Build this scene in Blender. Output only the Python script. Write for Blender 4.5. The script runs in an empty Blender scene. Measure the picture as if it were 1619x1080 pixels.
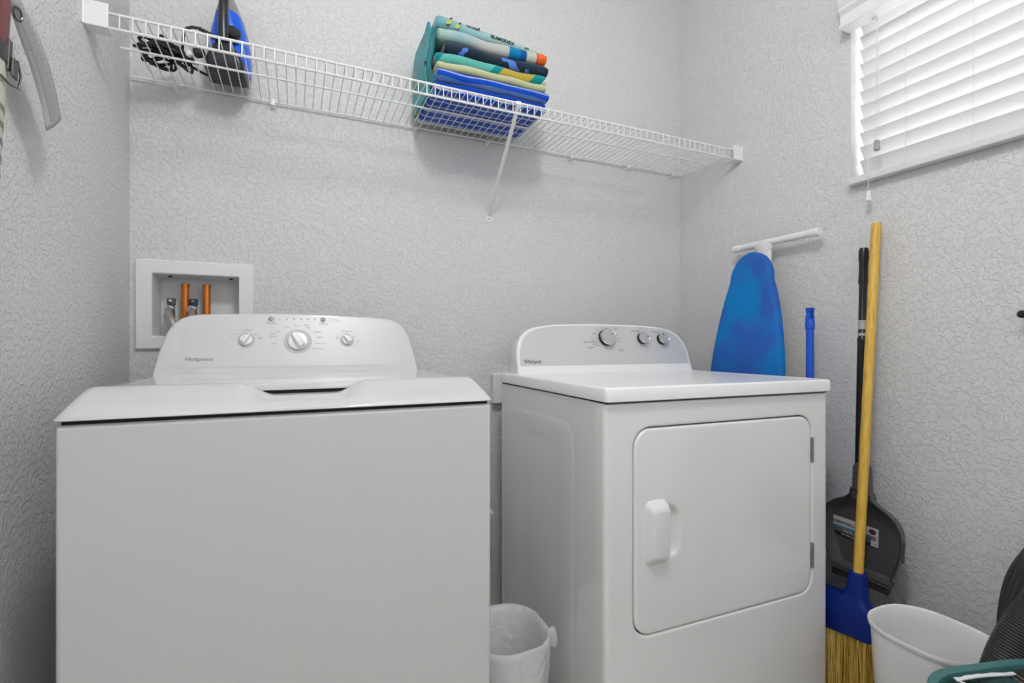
import bpy, bmesh, math, random
from mathutils import Matrix, Vector
SC = bpy.context.scene
COL = SC.collection
rad = math.radians
# ------------------------------------------------------------------ camera, world, ceiling lamp, added fill light, exposure
cam = bpy.data.cameras.new('camera')
cam.lens = 773/1619*36; cam.sensor_width = 36; cam.shift_y = 5/1619; cam.clip_start = .02
co = bpy.data.objects.new('camera', cam); COL.objects.link(co)
co.location = (0, 0, 1.012); co.rotation_euler = (rad(90), 0, rad(-23.8)); SC.camera = co
W = bpy.data.worlds.new('overcast_sky'); SC.world = W; W.use_nodes = True
W.node_tree.nodes['Background'].inputs[0].default_value = (1, 1, 1, 1)
W.node_tree.nodes['Background'].inputs[1].default_value = 5.0

def area(name, loc, target, size, size_y, power, shape='RECTANGLE', spread=180):
    l = bpy.data.lights.new(name, 'AREA'); l.shape = shape; l.size = size; l.energy = power
    if shape in ('RECTANGLE', 'ELLIPSE'): l.size_y = size_y
    l.spread = rad(spread)
    o = bpy.data.objects.new(name, l); COL.objects.link(o); o.location = loc
    o.rotation_euler = (Vector(target)-Vector(loc)).to_track_quat('-Z', 'Y').to_euler()
    return o
pl_ = bpy.data.lights.new('ceiling_lamp', 'POINT'); pl_.energy = 31; pl_.shadow_soft_size = .11
po = bpy.data.objects.new('ceiling_lamp', pl_); COL.objects.link(po); po.location = (.22, .22, 2.50)
area('fill_light', (.72, -1.12, 1.70), (-.35, 1.6, 1.4), 1.1, 1.0, 7.5)  # added front fill from behind the camera, not a known lamp
SC.view_settings.view_transform = 'Standard'; SC.view_settings.look = 'None'
SC.view_settings.gamma = 1; SC.view_settings.use_curve_mapping = False
SC.view_settings.exposure = 0.19
SC.cycles.max_bounces = 10; SC.cycles.diffuse_bounces = 6; SC.cycles.transparent_max_bounces = 16
SC.cycles.use_denoising = True
SC.cycles.caustics_reflective = False; SC.cycles.caustics_refractive = False

# ------------------------------------------------------------------ materials
MATS = {}
def mat(name, col, rough=.5, metal=0, spec=.5, bump=None, coat=0, emit=None, trans=0, alpha=1):
    """bump = (scale, strength, distance)"""
    if name in MATS: return MATS[name]
    m = bpy.data.materials.new(name); m.use_nodes = True; nt = m.node_tree
    b = nt.nodes['Principled BSDF']
    b.inputs['Base Color'].default_value = (*col, 1); b.inputs['Roughness'].default_value = rough
    b.inputs['Metallic'].default_value = metal; b.inputs['Specular IOR Level'].default_value = spec
    b.inputs['Coat Weight'].default_value = coat; b.inputs['Transmission Weight'].default_value = trans
    b.inputs['Alpha'].default_value = alpha
    if emit: b.inputs['Emission Color'].default_value = (*emit[0], 1); b.inputs['Emission Strength'].default_value = emit[1]
    if bump:
        tc = nt.nodes.new('ShaderNodeTexCoord'); n = nt.nodes.new('ShaderNodeTexNoise'); bp = nt.nodes.new('ShaderNodeBump')
        n.inputs['Scale'].default_value = bump[0]; n.inputs['Detail'].default_value = 3
        bp.inputs['Strength'].default_value = bump[1]; bp.inputs['Distance'].default_value = bump[2]
        nt.links.new(tc.outputs['Object'], n.inputs['Vector']); nt.links.new(n.outputs[0], bp.inputs['Height'])
        nt.links.new(bp.outputs[0], b.inputs['Normal'])
    MATS[name] = m; return m

def ramp(nt, src, stops, const=True):
    r = nt.nodes.new('ShaderNodeValToRGB'); cr = r.color_ramp
    cr.interpolation = 'CONSTANT' if const else 'LINEAR'
    while len(cr.elements) < len(stops): cr.elements.new(.5)
    for e, (p, c) in zip(cr.elements, stops): e.position = p; e.color = (*c, 1)
    nt.links.new(src, r.inputs[0]); return r.outputs[0]

def math_node(nt, op, a, b=None):
    n = nt.nodes.new('ShaderNodeMath'); n.operation = op
    for i, v in enumerate((a, b)):
        if v is None: continue
        if isinstance(v, (int, float)): n.inputs[i].default_value = v
        else: nt.links.new(v, n.inputs[i])
    return n.outputs[0]

def coords(nt):
    tc = nt.nodes.new('ShaderNodeTexCoord'); sp = nt.nodes.new('ShaderNodeSeparateXYZ')
    nt.links.new(tc.outputs['Object'], sp.inputs[0]); return tc.outputs['Object'], sp.outputs

def noise(nt, vec, scale, detail=2):
    n = nt.nodes.new('ShaderNodeTexNoise'); n.inputs['Scale'].default_value = scale; n.inputs['Detail'].default_value = detail
    nt.links.new(vec, n.inputs['Vector']); return n.outputs[0]

def wall_paint(name, col=(.67, .669, .668)):
    m = mat(name, col, .62, spec=.3); nt = m.node_tree; b = nt.nodes['Principled BSDF']
    vec, _ = coords(nt)
    n1 = noise(nt, vec, 92, 5); n2 = noise(nt, vec, 260, 2)
    knock = nt.nodes.new('ShaderNodeMapRange'); knock.inputs[1].default_value = .45; knock.inputs[2].default_value = .57
    knock.interpolation_type = 'SMOOTHSTEP'
    nt.links.new(n1, knock.inputs[0])
    h = math_node(nt, 'ADD', knock.outputs[0], math_node(nt, 'MULTIPLY', n2, .45))
    bp = nt.nodes.new('ShaderNodeBump'); bp.inputs['Strength'].default_value = .62; bp.inputs['Distance'].default_value = .0022
    nt.links.new(h, bp.inputs['Height']); nt.links.new(bp.outputs[0], b.inputs['Normal'])
    return m

PAINT = wall_paint('wall_paint')
CEIL = mat('ceiling_paint', (.72, .72, .72), .8, bump=(120, .3, .002))
ENAMEL = mat('white_enamel', (.64, .64, .637), .055, spec=.5, coat=.3)
ENAMEL_D = mat('dryer_enamel', (.82, .82, .812), .07, spec=.5, coat=.3)
DTOP = mat('dryer_top_enamel', (.86, .86, .857), .22, spec=.5)
ENAMEL_S = mat('white_enamel_satin', (.65, .65, .643), .20, spec=.5)
PLASTIC = mat('white_plastic', (.80, .80, .80), .3)
PLASTIC_M = mat('white_matte_plastic', (.78, .78, .78), .48)
PANEL = mat('washer_panel_grey', (.61, .61, .61), .32)
DPANEL = mat('dryer_panel_silver', (.60, .60, .605), .34, metal=.15)
DARKGAP = mat('gap_shade', (.012, .012, .012), .8)  # near-black stands in for shade inside seams, recesses and holes
PRINT = mat('grey_print', (.24, .24, .24), .5)
PRINT_L = mat('light_grey_print', (.44, .44, .44), .5)
BLACKINK = mat('black_print', (.02, .02, .02), .5)
CHROME = mat('chrome', (.75, .75, .76), .14, metal=1)
STEEL = mat('dull_steel', (.45, .45, .45), .36, metal=1)
DARKSTEEL = mat('dark_steel', (.16, .155, .15), .4, metal=1)
BLACK = mat('black_plastic', (.012, .012, .013), .3)
BLACKR = mat('black_rubber', (.02, .02, .02), .6)
NAVYBLK = mat('iron_black', (.014, .017, .024), .28)
WIRE = mat('white_vinyl_coating', (.78, .78, .78), .35)
COPPER = mat('orange_copper', (.66, .20, .035), .32, metal=.55, bump=(300, .08, .001))
BRASS = mat('brass', (.35, .24, .08), .35, metal=1)
BLUEIRON = mat('iron_blue', (.006, .12, .78), .22)
GREYIRON = mat('iron_grey', (.27, .27, .27), .32)
BLUEPOLE = mat('mop_blue', (.003, .085, .58), .35)
BROOMBLUE = mat('broom_blue', (.002, .020, .19), .55, spec=.25)
DPGREY = mat('dustpan_grey', (.075, .075, .078), .42)
TEAL = mat('basket_teal', (.055, .17, .165), .4)
WHITEINK = mat('white_print', (.75, .75, .75), .5)
RED = mat('extinguisher_red', (.16, .035, .04), .4)
PAPER = mat('tag_paper', (.42, .42, .42), .6)
CORDWHITE = mat('blind_cord', (.70, .70, .70), .6)
TASSEL = mat('tassel_grey', (.33, .33, .33), .45)
GASKET = mat('braided_steel', (.5, .5, .5), .4, metal=.9, bump=(900, .5, .002))
FLOORM = mat('floor_tile', (.55, .53, .50), .4, bump=(12, .1, .002))

m = bpy.data.materials.new('window_glass'); m.use_nodes = True; nt = m.node_tree
nt.nodes.remove(nt.nodes['Principled BSDF'])
tr = nt.nodes.new('ShaderNodeBsdfTransparent'); gl = nt.nodes.new('ShaderNodeBsdfGlossy'); mx = nt.nodes.new('ShaderNodeMixShader')
gl.inputs['Roughness'].default_value = .02; mx.inputs[0].default_value = .06
nt.links.new(tr.outputs[0], mx.inputs[1]); nt.links.new(gl.outputs[0], mx.inputs[2])
nt.links.new(mx.outputs[0], nt.nodes['Material Output'].inputs[0]); GLASS = m

def translucent(name, col, amount, rough=.5, bump=None):
    m = mat(name, col, rough, bump=bump); nt = m.node_tree
    t = nt.nodes.new('ShaderNodeBsdfTranslucent'); t.inputs[0].default_value = (*col, 1)
    mx = nt.nodes.new('ShaderNodeMixShader'); mx.inputs[0].default_value = amount
    nt.links.new(nt.nodes['Principled BSDF'].outputs[0], mx.inputs[1]); nt.links.new(t.outputs[0], mx.inputs[2])
    nt.links.new(mx.outputs[0], nt.nodes['Material Output'].inputs[0]); return m
SLAT = translucent('blind_slat', (.80, .80, .80), .22, .45)
LINER = translucent('bin_liner_film', (.95, .95, .95), .40, .14)
nt = LINER.node_tree; vec, _ = coords(nt)
n_ = nt.nodes.new('ShaderNodeTexNoise'); n_.inputs['Scale'].default_value = 17; n_.inputs['Detail'].default_value = 1; n_.inputs['Distortion'].default_value = .9
nt.links.new(vec, n_.inputs['Vector'])
crease = math_node(nt, 'ABSOLUTE', math_node(nt, 'SUBTRACT', n_.outputs[0], .5))
bp = nt.nodes.new('ShaderNodeBump'); bp.inputs['Strength'].default_value = .6; bp.inputs['Distance'].default_value = .025
nt.links.new(crease, bp.inputs['Height'])
for nd in nt.nodes:
    if nd.type in ('BSDF_PRINCIPLED', 'BSDF_TRANSLUCENT'): nt.links.new(bp.outputs[0], nd.inputs['Normal'])
old = nt.nodes['Material Output'].inputs[0].links[0].from_socket
tr = nt.nodes.new('ShaderNodeBsdfTransparent'); mx = nt.nodes.new('ShaderNodeMixShader'); mx.inputs[0].default_value = .62
nt.links.new(tr.outputs[0], mx.inputs[1]); nt.links.new(old, mx.inputs[2]); nt.links.new(mx.outputs[0], nt.nodes['Material Output'].inputs[0])
LAMPGLASS = mat('lamp_glass', (.9, .9, .9), .4, emit=((1, 1, .98), 1.2))

# wood handle, fabric cover
WOOD = mat('yellow_wood', (.62, .36, .055), .45); nt = WOOD.node_tree
vec, xyz = coords(nt); mp = nt.nodes.new('ShaderNodeMapping'); mp.inputs['Scale'].default_value = (150, 150, 1.0)
nt.links.new(vec, mp.inputs[0])
nt.links.new(ramp(nt, noise(nt, mp.outputs[0], 1, 3), [(.3, (.50, .27, .035)), (.5, (.66, .40, .06)), (.75, (.74, .48, .09))], False), nt.nodes['Principled BSDF'].inputs[0])
COVER = mat('ironing_cover_blue', (.02, .11, .42), .75, spec=.2); nt = COVER.node_tree
vec, xyz = coords(nt)
nt.links.new(ramp(nt, noise(nt, vec, 7.5, 1.5), [(.42, (.028, .12, .46)), (.62, (.004, .20, .54))], False), nt.nodes['Principled BSDF'].inputs[0])
bp = nt.nodes.new('ShaderNodeBump'); bp.inputs['Strength'].default_value = .12; bp.inputs['Distance'].default_value = .001
nt.links.new(noise(nt, vec, 600, 2), bp.inputs['Height']); nt.links.new(bp.outputs[0], nt.nodes['Principled BSDF'].inputs['Normal'])

def terry(name, build):
    m = mat(name, (.5, .5, .5), .95, spec=.1); nt = m.node_tree; b = nt.nodes['Principled BSDF']
    vec, xyz = coords(nt)
    col = build(nt, vec, xyz)
    if isinstance(col, tuple): b.inputs[0].default_value = (*col, 1)
    else: nt.links.new(col, b.inputs[0])
    b.inputs['Sheen Weight'].default_value = .25
    bp = nt.nodes.new('ShaderNodeBump'); bp.inputs['Strength'].default_value = .7; bp.inputs['Distance'].default_value = .0025
    nt.links.new(noise(nt, vec, 420, 3), bp.inputs['Height']); nt.links.new(bp.outputs[0], b.inputs['Normal'])
    return m

# ------------------------------------------------------------------ mesh helpers
class MB:
    def __init__(s): s.v = []; s.f = []
    def add(s, v, f):
        o = len(s.v); s.v += [Vector(p) for p in v]; s.f += [[i+o for i in q] for q in f]; return s
    def box(s, x0, x1, y0, y1, z0, z1):
        return s.add([(x, y, z) for x in (x0, x1) for y in (y0, y1) for z in (z0, z1)],
                     [(0, 1, 3, 2), (4, 6, 7, 5), (0, 4, 5, 1), (2, 3, 7, 6), (0, 2, 6, 4), (1, 5, 7, 3)])
    def loft(s, rings, closed=True, cap0=True, cap1=True):
        n = len(rings[0]); v = [p for r in rings for p in r]; f = []
        for i in range(len(rings)-1):
            for j in range(n if closed else n-1):
                k = (j+1) % n; f.append((i*n+j, i*n+k, (i+1)*n+k, (i+1)*n+j))
        if cap0: f.append(list(range(n))[::-1])
        if cap1: f.append([(len(rings)-1)*n+j for j in range(n)])
        return s.add(v, f)
    def prism(s, poly, a0, a1, fn):      # fn(u, v, a) -> xyz
        return s.loft([[fn(u, v, a0) for u, v in poly], [fn(u, v, a1) for u, v in poly]])
    def tube(s, path, r, n=8, closed=False, cap=True):
        P = [Vector(p) for p in path]; N = len(P); rings = []; up = None
        for i in range(N):
            if closed: t = P[(i+1) % N]-P[i-1]
            else: t = P[min(i+1, N-1)]-P[max(i-1, 0)]
            t = t.normalized() if t.length > 1e-9 else Vector((0, 0, 1))
            if up is None: up = t.orthogonal().normalized()
            up = (up-t*up.dot(t)); up = up.normalized() if up.length > 1e-6 else t.orthogonal().normalized()
            w = t.cross(up); rr = r[i] if isinstance(r, (list, tuple)) else r
            rings.append([P[i]+up*(rr*math.cos(2*math.pi*k/n))+w*(rr*math.sin(2*math.pi*k/n)) for k in range(n)])
        if closed: rings.append(rings[0]); cap = False
        return s.loft(rings, True, cap, cap)
    def lathe(s, prof, n=24, M=None):    # profile (r, z) about local z
        M = M or Matrix()
        return s.loft([[M @ Vector((r*math.cos(2*math.pi*k/n), r*math.sin(2*math.pi*k/n), z)) for k in range(n)] for r, z in prof])
    def grid(s, rows):
        n = len(rows[0]); return s.add([p for r in rows for p in r],
            [(i*n+j, i*n+j+1, (i+1)*n+j+1, (i+1)*n+j) for i in range(len(rows)-1) for j in range(n-1)])
    def xf(s, M): s.v = [M @ p for p in s.v]; return s
    def mesh(s, name, mt, smooth=35):
        me = bpy.data.meshes.new(name); me.from_pydata([tuple(p) for p in s.v], [], s.f)
        bm = bmesh.new(); bm.from_mesh(me); bmesh.ops.remove_doubles(bm, verts=bm.verts, dist=1e-6)
        bmesh.ops.recalc_face_normals(bm, faces=bm.faces); bm.to_mesh(me); bm.free()
        if smooth: me.shade_smooth(); me.set_sharp_from_angle(angle=rad(smooth))
        me.materials.append(mt); return me
    def build(s, name, mt, parent=None, smooth=35, bevel=0, seg=2, sub=0, loc=None, rot=None):
        o = bpy.data.objects.new(name, s.mesh(name, mt, smooth)); COL.objects.link(o); o.parent = parent
        if loc: o.location = loc
        if rot: o.rotation_euler = rot
        if bevel:
            b = o.modifiers.new('bevel', 'BEVEL'); b.width = bevel; b.segments = seg; b.limit_method = 'ANGLE'; b.angle_limit = rad(40); b.harden_normals = False
        if sub:
            b = o.modifiers.new('sub', 'SUBSURF'); b.levels = sub; b.render_levels = sub
        return o

def box(*a): return MB().box(*a)
def tag(o, label, cat, group=None):
    o['label'] = label; o['category'] = cat
    if group: o['group'] = group
    return o
def struct(o): o['kind'] = 'structure'; return o
def empty(name, label=None, cat=None, loc=(0, 0, 0), rz=0, group=None):
    o = bpy.data.objects.new(name, None); COL.objects.link(o); o.location = loc; o.rotation_euler = (0, 0, rz)
    o.empty_display_size = .05
    if label: tag(o, label, cat, group)
    return o
def dup(o, name=None, parent=None, loc=None):
    c = o.copy(); COL.objects.link(c)
    if parent: c.parent = parent
    if loc is not None: c.location = loc
    return c
def rrect(x0, x1, z0, z1, r, n=6):
    if not isinstance(r, (list, tuple)): r = (r,)*4     # ll, lr, ur, ul
    out = []
    for (cx, cz, a, rr) in ((x0+r[0], z0+r[0], 180, r[0]), (x1-r[1], z0+r[1], 270, r[1]), (x1-r[2], z1-r[2], 0, r[2]), (x0+r[3], z1-r[3], 90, r[3])):
        for i in range(n+1):
            t = rad(a+90*i/n); out.append((cx+rr*math.cos(t), cz+rr*math.sin(t)))
    return out
def smoothstep(a, b, x):
    t = min(1, max(0, (x-a)/(b-a))); return t*t*(3-2*t)
def interp(tab, x):
    for (a, va), (b, vb) in zip(tab, tab[1:]):
        if x <= b:
            t = 0 if b == a else max(0, (x-a)/(b-a)); return va+(vb-va)*t
    return tab[-1][1]
def catmull(pts, n=6):
    P = [Vector(p) for p in pts]; P = [P[0]*2-P[1]]+P+[P[-1]*2-P[-2]]; out = []
    for i in range(1, len(P)-2):
        for k in range(n):
            t = k/n; a, b, c, d = P[i-1:i+3]
            out.append(.5*((2*b)+(c-a)*t+(2*a-5*b+4*c-d)*t*t+(3*b-a-3*c+d)*t**3))
    out.append(P[-2]); return out
def frame(origin, x, up):
    x = Vector(x).normalized(); up = Vector(up); up = (up-x*up.dot(x)).normalized(); n = x.cross(up)
    M = Matrix((x, up, n)).transposed().to_4x4(); M.translation = Vector(origin); return M
def text(items, name, M, mt, parent, align='CENTER', depth=.0002, bold=0):
    """items: (string, u, v, size) laid out on the plane of M; joined into one printed part"""
    bm = bmesh.new()
    for s, u, v, size in items:
        c = bpy.data.curves.new('t', 'FONT'); c.body = s; c.size = size; c.align_x = align; c.align_y = 'CENTER'
        c.extrude = depth; c.resolution_u = 3; c.offset = bold*size
        o = bpy.data.objects.new('t', c); me = bpy.data.meshes.new_from_object(o)
        me.transform(M @ Matrix.Translation((u, v, 0))); bm.from_mesh(me)
        bpy.data.objects.remove(o); bpy.data.curves.remove(c); bpy.data.meshes.remove(me)
    me = bpy.data.meshes.new(name); bm.to_mesh(me); bm.free(); me.materials.append(mt)
    o = bpy.data.objects.new(name, me); COL.objects.link(o); o.parent = parent; return o

# ------------------------------------------------------------------ room shell
L, R, B, F, H = -.445, 1.625, 1.755, -1.2, 2.745
def wall_cells(us, vs, holes, fn, d0, d1):
    b = MB()
    for i in range(len(us)-1):
        for j in range(len(vs)-1):
            if (i, j) in holes: continue
            q = [(us[i], vs[j]), (us[i+1], vs[j]), (us[i+1], vs[j+1]), (us[i], vs[j+1])]
            for d in (d0, d1): b.add([fn(u, v, d) for u, v in q], [(0, 1, 2, 3)])
            for k, (ni, nj) in enumerate(((i, j-1), (i+1, j), (i, j+1), (i-1, j))):
                if (ni, nj) in holes or not (0 <= ni < len(us)-1 and 0 <= nj < len(vs)-1):
                    a, c = q[k], q[(k+1) % 4]
                    b.add([fn(*a, d0), fn(*c, d0), fn(*c, d1), fn(*a, d1)], [(0, 1, 2, 3)])
    return b
struct(box(L-.1, R+.12, F-.1, B+.1, -.06, 0).build('floor', FLOORM, smooth=0))
struct(box(L-.1, R+.12, F-.1, B+.1, H, H+.06).build('ceiling', CEIL, smooth=0))
BX0, BX1, BZ0, BZ1 = -.396, -.158, 1.032, 1.23
struct(wall_cells([L, BX0, BX1, R], [0, BZ0, BZ1, H], {(1, 1)}, lambda u, v, d: (u, d, v), B, B+.1).build('wall_back', PAINT, smooth=0))
WY0, WY1, WZ0, WZ1 = .08, .995, 1.515, 2.11
struct(wall_cells([F-.1, WY0, WY1, B+.1], [0, WZ0, WZ1, H], {(1, 1)}, lambda u, v, d: (d, u, v), R, R+.12).build('wall_right', PAINT, smooth=0))
struct(box(L-.1, L, F-.1, B+.1, 0, H).build('wall_left', PAINT, smooth=0))
struct(wall_cells([L, .15, 1.3, R], [0, 2.26, H], {(1, 0)}, lambda u, v, d: (u, d, v), F, F-.1).build('wall_front', PAINT, smooth=0))
dt = MB().box(.07, .15, F, F+.015, 0, 2.34).box(1.3, 1.38, F, F+.015, 0, 2.34).box(.15, 1.3, F, F+.015, 2.26, 2.34)
struct(dt.build('trim_1', PLASTIC, smooth=0, bevel=.003))
hall = MB().box(0, 1.45, F-1.0, F-.95, 0, H).box(0, .05, F-.95, F-.1, 0, H).box(1.4, 1.45, F-.95, F-.1, 0, H).box(0, 1.45, F-1, F-.1, H, H+.05).box(0, 1.45, F-1, F-.1, -.05, 0)
struct(hall.build('wall_hall', CEIL, smooth=0))
for nm, bb in (('baseboard_right', (R-.012, R, F, B-.012, 0, .08)), ('baseboard_left', (L, L+.012, F, B-.012, 0, .08))):
    struct(box(*bb).build(nm, PLASTIC, smooth=0, bevel=.003))

# window
win = struct(empty('window_1', loc=(R+.085, 0, WZ0+.021)))
def wl(x0, x1, y0, y1, z0, z1): return (x0-R-.085, x1-R-.085, y0, y1, z0-WZ0-.021, z1-WZ0-.021)
fr = MB()
zc = (WZ0+.021+WZ1)/2
for a in ((WY0, WY0+.035, WZ0+.021, WZ1), (WY1-.035, WY1, WZ0+.021, WZ1), (WY0+.035, WY1-.035, WZ0+.021, WZ0+.056), (WY0+.035, WY1-.035, WZ1-.035, WZ1), (WY0+.035, WY1-.035, zc-.015, zc+.015)):
    fr.box(*wl(R+.085, R+.115, *a))
fr.build('window_frame', PLASTIC, win, smooth=0, bevel=.002)
for z0, z1 in ((WZ0+.056, zc-.015), (zc+.015, WZ1-.035)):
    box(*wl(R+.097, R+.101, WY0+.035, WY1-.035, z0, z1)).build('glass_pane', GLASS, win, smooth=0)
sill = MB().box(*wl(R, R+.085, WY0+.0005, WY1-.0005, WZ0+.0005, WZ0+.021)).box(*wl(R-.032, R, WY0-.02, WY1-.006, WZ0, WZ0+.021))
sill.build('window_sill', mat('sill_marble', (.70, .70, .70), .3, bump=(14, .05, .002)), win, smooth=0, bevel=.003)

# ------------------------------------------------------------------ window blind
bl = empty('window_blind', 'white faux-wood horizontal blind with tilted slats and moulded valance in the window', 'blind', (R, 0, WZ0))
vp = [(.0, 0), (.052, 0), (.052, .010), (.046, .014), (.046, .040), (.050, .046), (.056, .052), (.056, .060), (.051, .064), (.058, .074), (.060, .084), (.064, .1), (.064, .112), (0, .112)]
b = MB().loft([[(-u, y, .496+v) for u, v in vp] for y in (1.0, WY0-.015)])
b.build('valance', PLASTIC, bl, smooth=30, bevel=.0012)
box(.006, .056, WY0+.006, WY1-.008, .545, .592).build('head_rail', PLASTIC, bl, smooth=0)
ang = rad(60); sw = .052; pitch = .0440; zi0 = .083
ny = 2
sm = MB(); prof = []
for k in range(7):
    u = k/6; t = u*sw; bow = .0022*math.sin(math.pi*u)
    prof.append((math.cos(ang)*t-math.sin(ang)*(-bow), -math.sin(ang)*t-math.cos(ang)*bow))
off = (math.sin(ang)*.0028, math.cos(ang)*.0028)
ring = prof+[(x+off[0], z+off[1]) for x, z in prof[::-1]]
sm.loft([[(x, y, z) for x, z in ring] for y in (WY0+.012, WY1-.014)])
smesh = sm.mesh('slat', SLAT, 40)
for i in range(11):
    o = bpy.data.objects.new('slat', smesh); COL.objects.link(o); o.parent = bl
    o.location = (.022, 0, zi0+i*pitch)
box(.024, .062, WY0+.012, WY1-.016, .0225, .040).build('bottom_rail', PLASTIC, bl, smooth=0, bevel=.004)
lc = MB()
for y in (.852, .694, .54, .38, .22):
    pts = [(.0205, y, .54)]+[(.0212-.0015*math.cos(i*math.pi), y, zi0+(10-i)*pitch+.002) for i in range(11)]+[(.022, y+.004, .034)]
    cm = MB().tube(pts, .0009, 5)
    cm.build('ladder_cord', CORDWHITE, bl)
    rc = MB().tube([(.060, y-.001, .54), (.060, y-.001, .035)], .0009, 5); rc.build('rear_ladder_cord', CORDWHITE, bl)
for (y, ztop, zend) in ((.921, .50, -.042), (.909, .50, .112)):
    path = catmull([(-.010, y-.006 if zend < 0 else y+.003, ztop), (-.013, y-.005, .25 if zend > 0 else .15), (-.015 if zend > 0 else -.037, y, max(zend+.012, .07)), (-.016 if zend > 0 else -.037, y, zend)], 5)
    MB().tube(path, .0010, 5).build('pull_cord', CORDWHITE, bl)
    x = path[-1].x
    t = MB().lathe([(.002, .004), (.006, .001), (.0075, -.006), (.0062, -.012), (.0085, -.021), (.0088, -.026), (.006, -.029), (.001, -.029)], 14, Matrix.Translation((x, y, zend+.002)))
    o = t.build('tassel', TASSEL if zend > 0 else PLASTIC_M, bl)
    o['label'] = 'grey barrel tassel' if zend > 0 else 'pale tassel'
b = MB().tube([(-.008, .921, .487), (-.008, .921, .497)], .004, 6); b.build('cord_guide', PLASTIC, bl)

# ------------------------------------------------------------------ ceiling light fixture
cl = empty('ceiling_light', 'round flush ceiling light with white glass dome above the machines', 'lamp', (.22, .22, H))
MB().lathe([(.001, 0), (.15, 0), (.155, -.012), (.15, -.03), (.001, -.03)], 32).build('base_ring', PLASTIC, cl)
MB().lathe([(.135, -.03), (.14, -.045), (.12, -.075), (.08, -.097), (.04, -.107), (.001, -.11)], 32).build('glass_dome', LAMPGLASS, cl)

# ------------------------------------------------------------------ washing machine
WM = empty('washing_machine', 'white top-load washing machine with grey dial panel, left of the dryer', 'washing machine', (.0185, .925, 0))
CW = .343
box(-CW, CW, 0, .66, .025, .8925).build('cabinet', ENAMEL_S, WM, bevel=.007, seg=3)
box(-CW+.006, CW-.006, .006, .65, .8925, .899).build('seam_shade', DARKGAP, WM, smooth=0)  # dark strip paints the shade in the open gap below the top deck
for x in (-.29, .29):
    for y in (.06, .6):
        MB().lathe([(.012, .0), (.022, 0), (.024, .012), (.012, .014), (.012, .025)], 12, Matrix.Translation((x, y, 0))).build('foot', BLACKR, WM)
# top deck: heightfield with bulged front rim and a scooped lid handle
dprof = [(.0, .898), (-.004, .8995), (-.003, .9025), (.006, .9085), (.020, .915), (.036, .9205), (.055, .926), (.075, .9315), (.092, .9355), (.104, .938), (.112, .9385), (.118, .937), (.121, .9345)]
dprof = [(y, z+.003*smoothstep(.02, .09, y)) for y, z in dprof[:5]+[(.028, .918)]+dprof[5:]]
def notch(x):  # 1 inside the scoop
    return smoothstep(-.118, -.055, x)*(1-smoothstep(.053, .116, x))
nx = 96
rows = []
for i in range(nx+1):
    x = -CW-.004+(2*CW+.008)*i/nx
    e = min(1, (CW+.004-abs(x))/.02); edge = math.sqrt(max(0, 1-(1-e)**2))
    nn = notch(x); row = []
    for k, (y, z) in enumerate(dprof):
        zz = z
        low = interp([(-.01, .898), (.006, .9055), (.020, .9105), (.036, .9132), (.055, .9135), (.104, .9174), (.13, .9176)], y)
        if y > .004: zz = z+(min(z, low)-z)*nn
        zz = .898+(zz-.898)*(.55+.45*edge)
        row.append((x, y+(1-edge)*.012, zz))
    rows.append(row)
deck = MB().grid(rows)
# side and rear rims around the lid
for s in (-1, 1):
    xo = s*(CW+.004); xi = s*.318
    sec = [(xo, .898), (xo, .915), (xo-s*.003, .926), (xo-s*.010, .9335), (xo-s*.018, .9355), (xi+s*.002, .9355), (xi, .932)]
    deck.grid([[(x, y, z if y > .1 else z) for x, z in sec] for y in (.118, .3, .664)])
deck.grid([[(-CW, .505, .934), (CW, .505, .934)], [(-CW, .664, .934), (CW, .664, .934)]])
deck.grid([[(-CW-.004, .664, .898), (CW+.004, .664, .898)], [(-CW-.004, .664, .934), (CW+.004, .664, .934)]])
deck.grid([[(-.33, .12, .904), (.33, .12, .904)], [(-.33, .52, .904), (.33, .52, .904)]])
deck.build('top_deck', ENAMEL, WM, smooth=50)
box(-.312, .312, .1265, .50, .9170, .9242).build('lid_gap_shade', DARKGAP, WM, smooth=0)  # dark filler paints the shade in the gap under the lid edge
lid = MB().loft([[(x, y, z) for x, y in rrect(-.316+i, .316-i, .1235+i, .503-i, .012, 4)] for z, i in ((.9242, .0), (.934, 0), (.9362, .0012), (.937, .004), (.937, .010))])
lid.build('lid', ENAMEL, WM, smooth=40)
# lid hinge trim groove just before the console
MB().tube([(-.285, .508, .9352), (.285, .508, .9352)], .004, 8).build('lid_hinge_trim', ENAMEL, WM)
# console
half = [(.3315, .9335), (.331, .945), (.324, .988), (.312, 1.036), (.305, 1.053), (.294, 1.069), (.280, 1.081), (.262, 1.0885), (.238, 1.0925), (.21, 1.0945), (.15, 1.0970), (.08, 1.0995)]
outl = [(-x, z) for x, z in half]+[(0, 1.1005)]+half[::-1]
CY0 = .535
def cface(x, z, d): return (x-.014, CY0+(z-.9335)*.40+d, z)
def shrink(pl, k, zb=.9335):
    return [(x*(1-k*.9), zb+(z-zb)*(1-k)) for x, z in pl]
con = MB().loft([[cface(x, z, d) for x, z in shrink(outl, k)] for k, d in ((.028, 0), (.022, 0), (.010, .0012), (.002, .006), (0, .014), (0, .04))]+[[(x-.014, .655, z) for x, z in shrink(outl, .015)]])
con.build('console', ENAMEL, WM, smooth=45)
inner = [(x, z) for x, z in shrink(outl, .03)]
pin = [(-.283, .953)]+[(-x, z) for x, z in ((.278, 1.0), (.273, 1.05), (.268, 1.074), (.262, 1.0815), (.252, 1.0850), (.21, 1.0895), (.12, 1.0935), (.0, 1.0955))]
pin = pin+[(-x, z) for x, z in pin[:-1]][::-1]
pin = [(x+.004 if x < 0 else x+.001, z) for x, z in pin]
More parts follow.
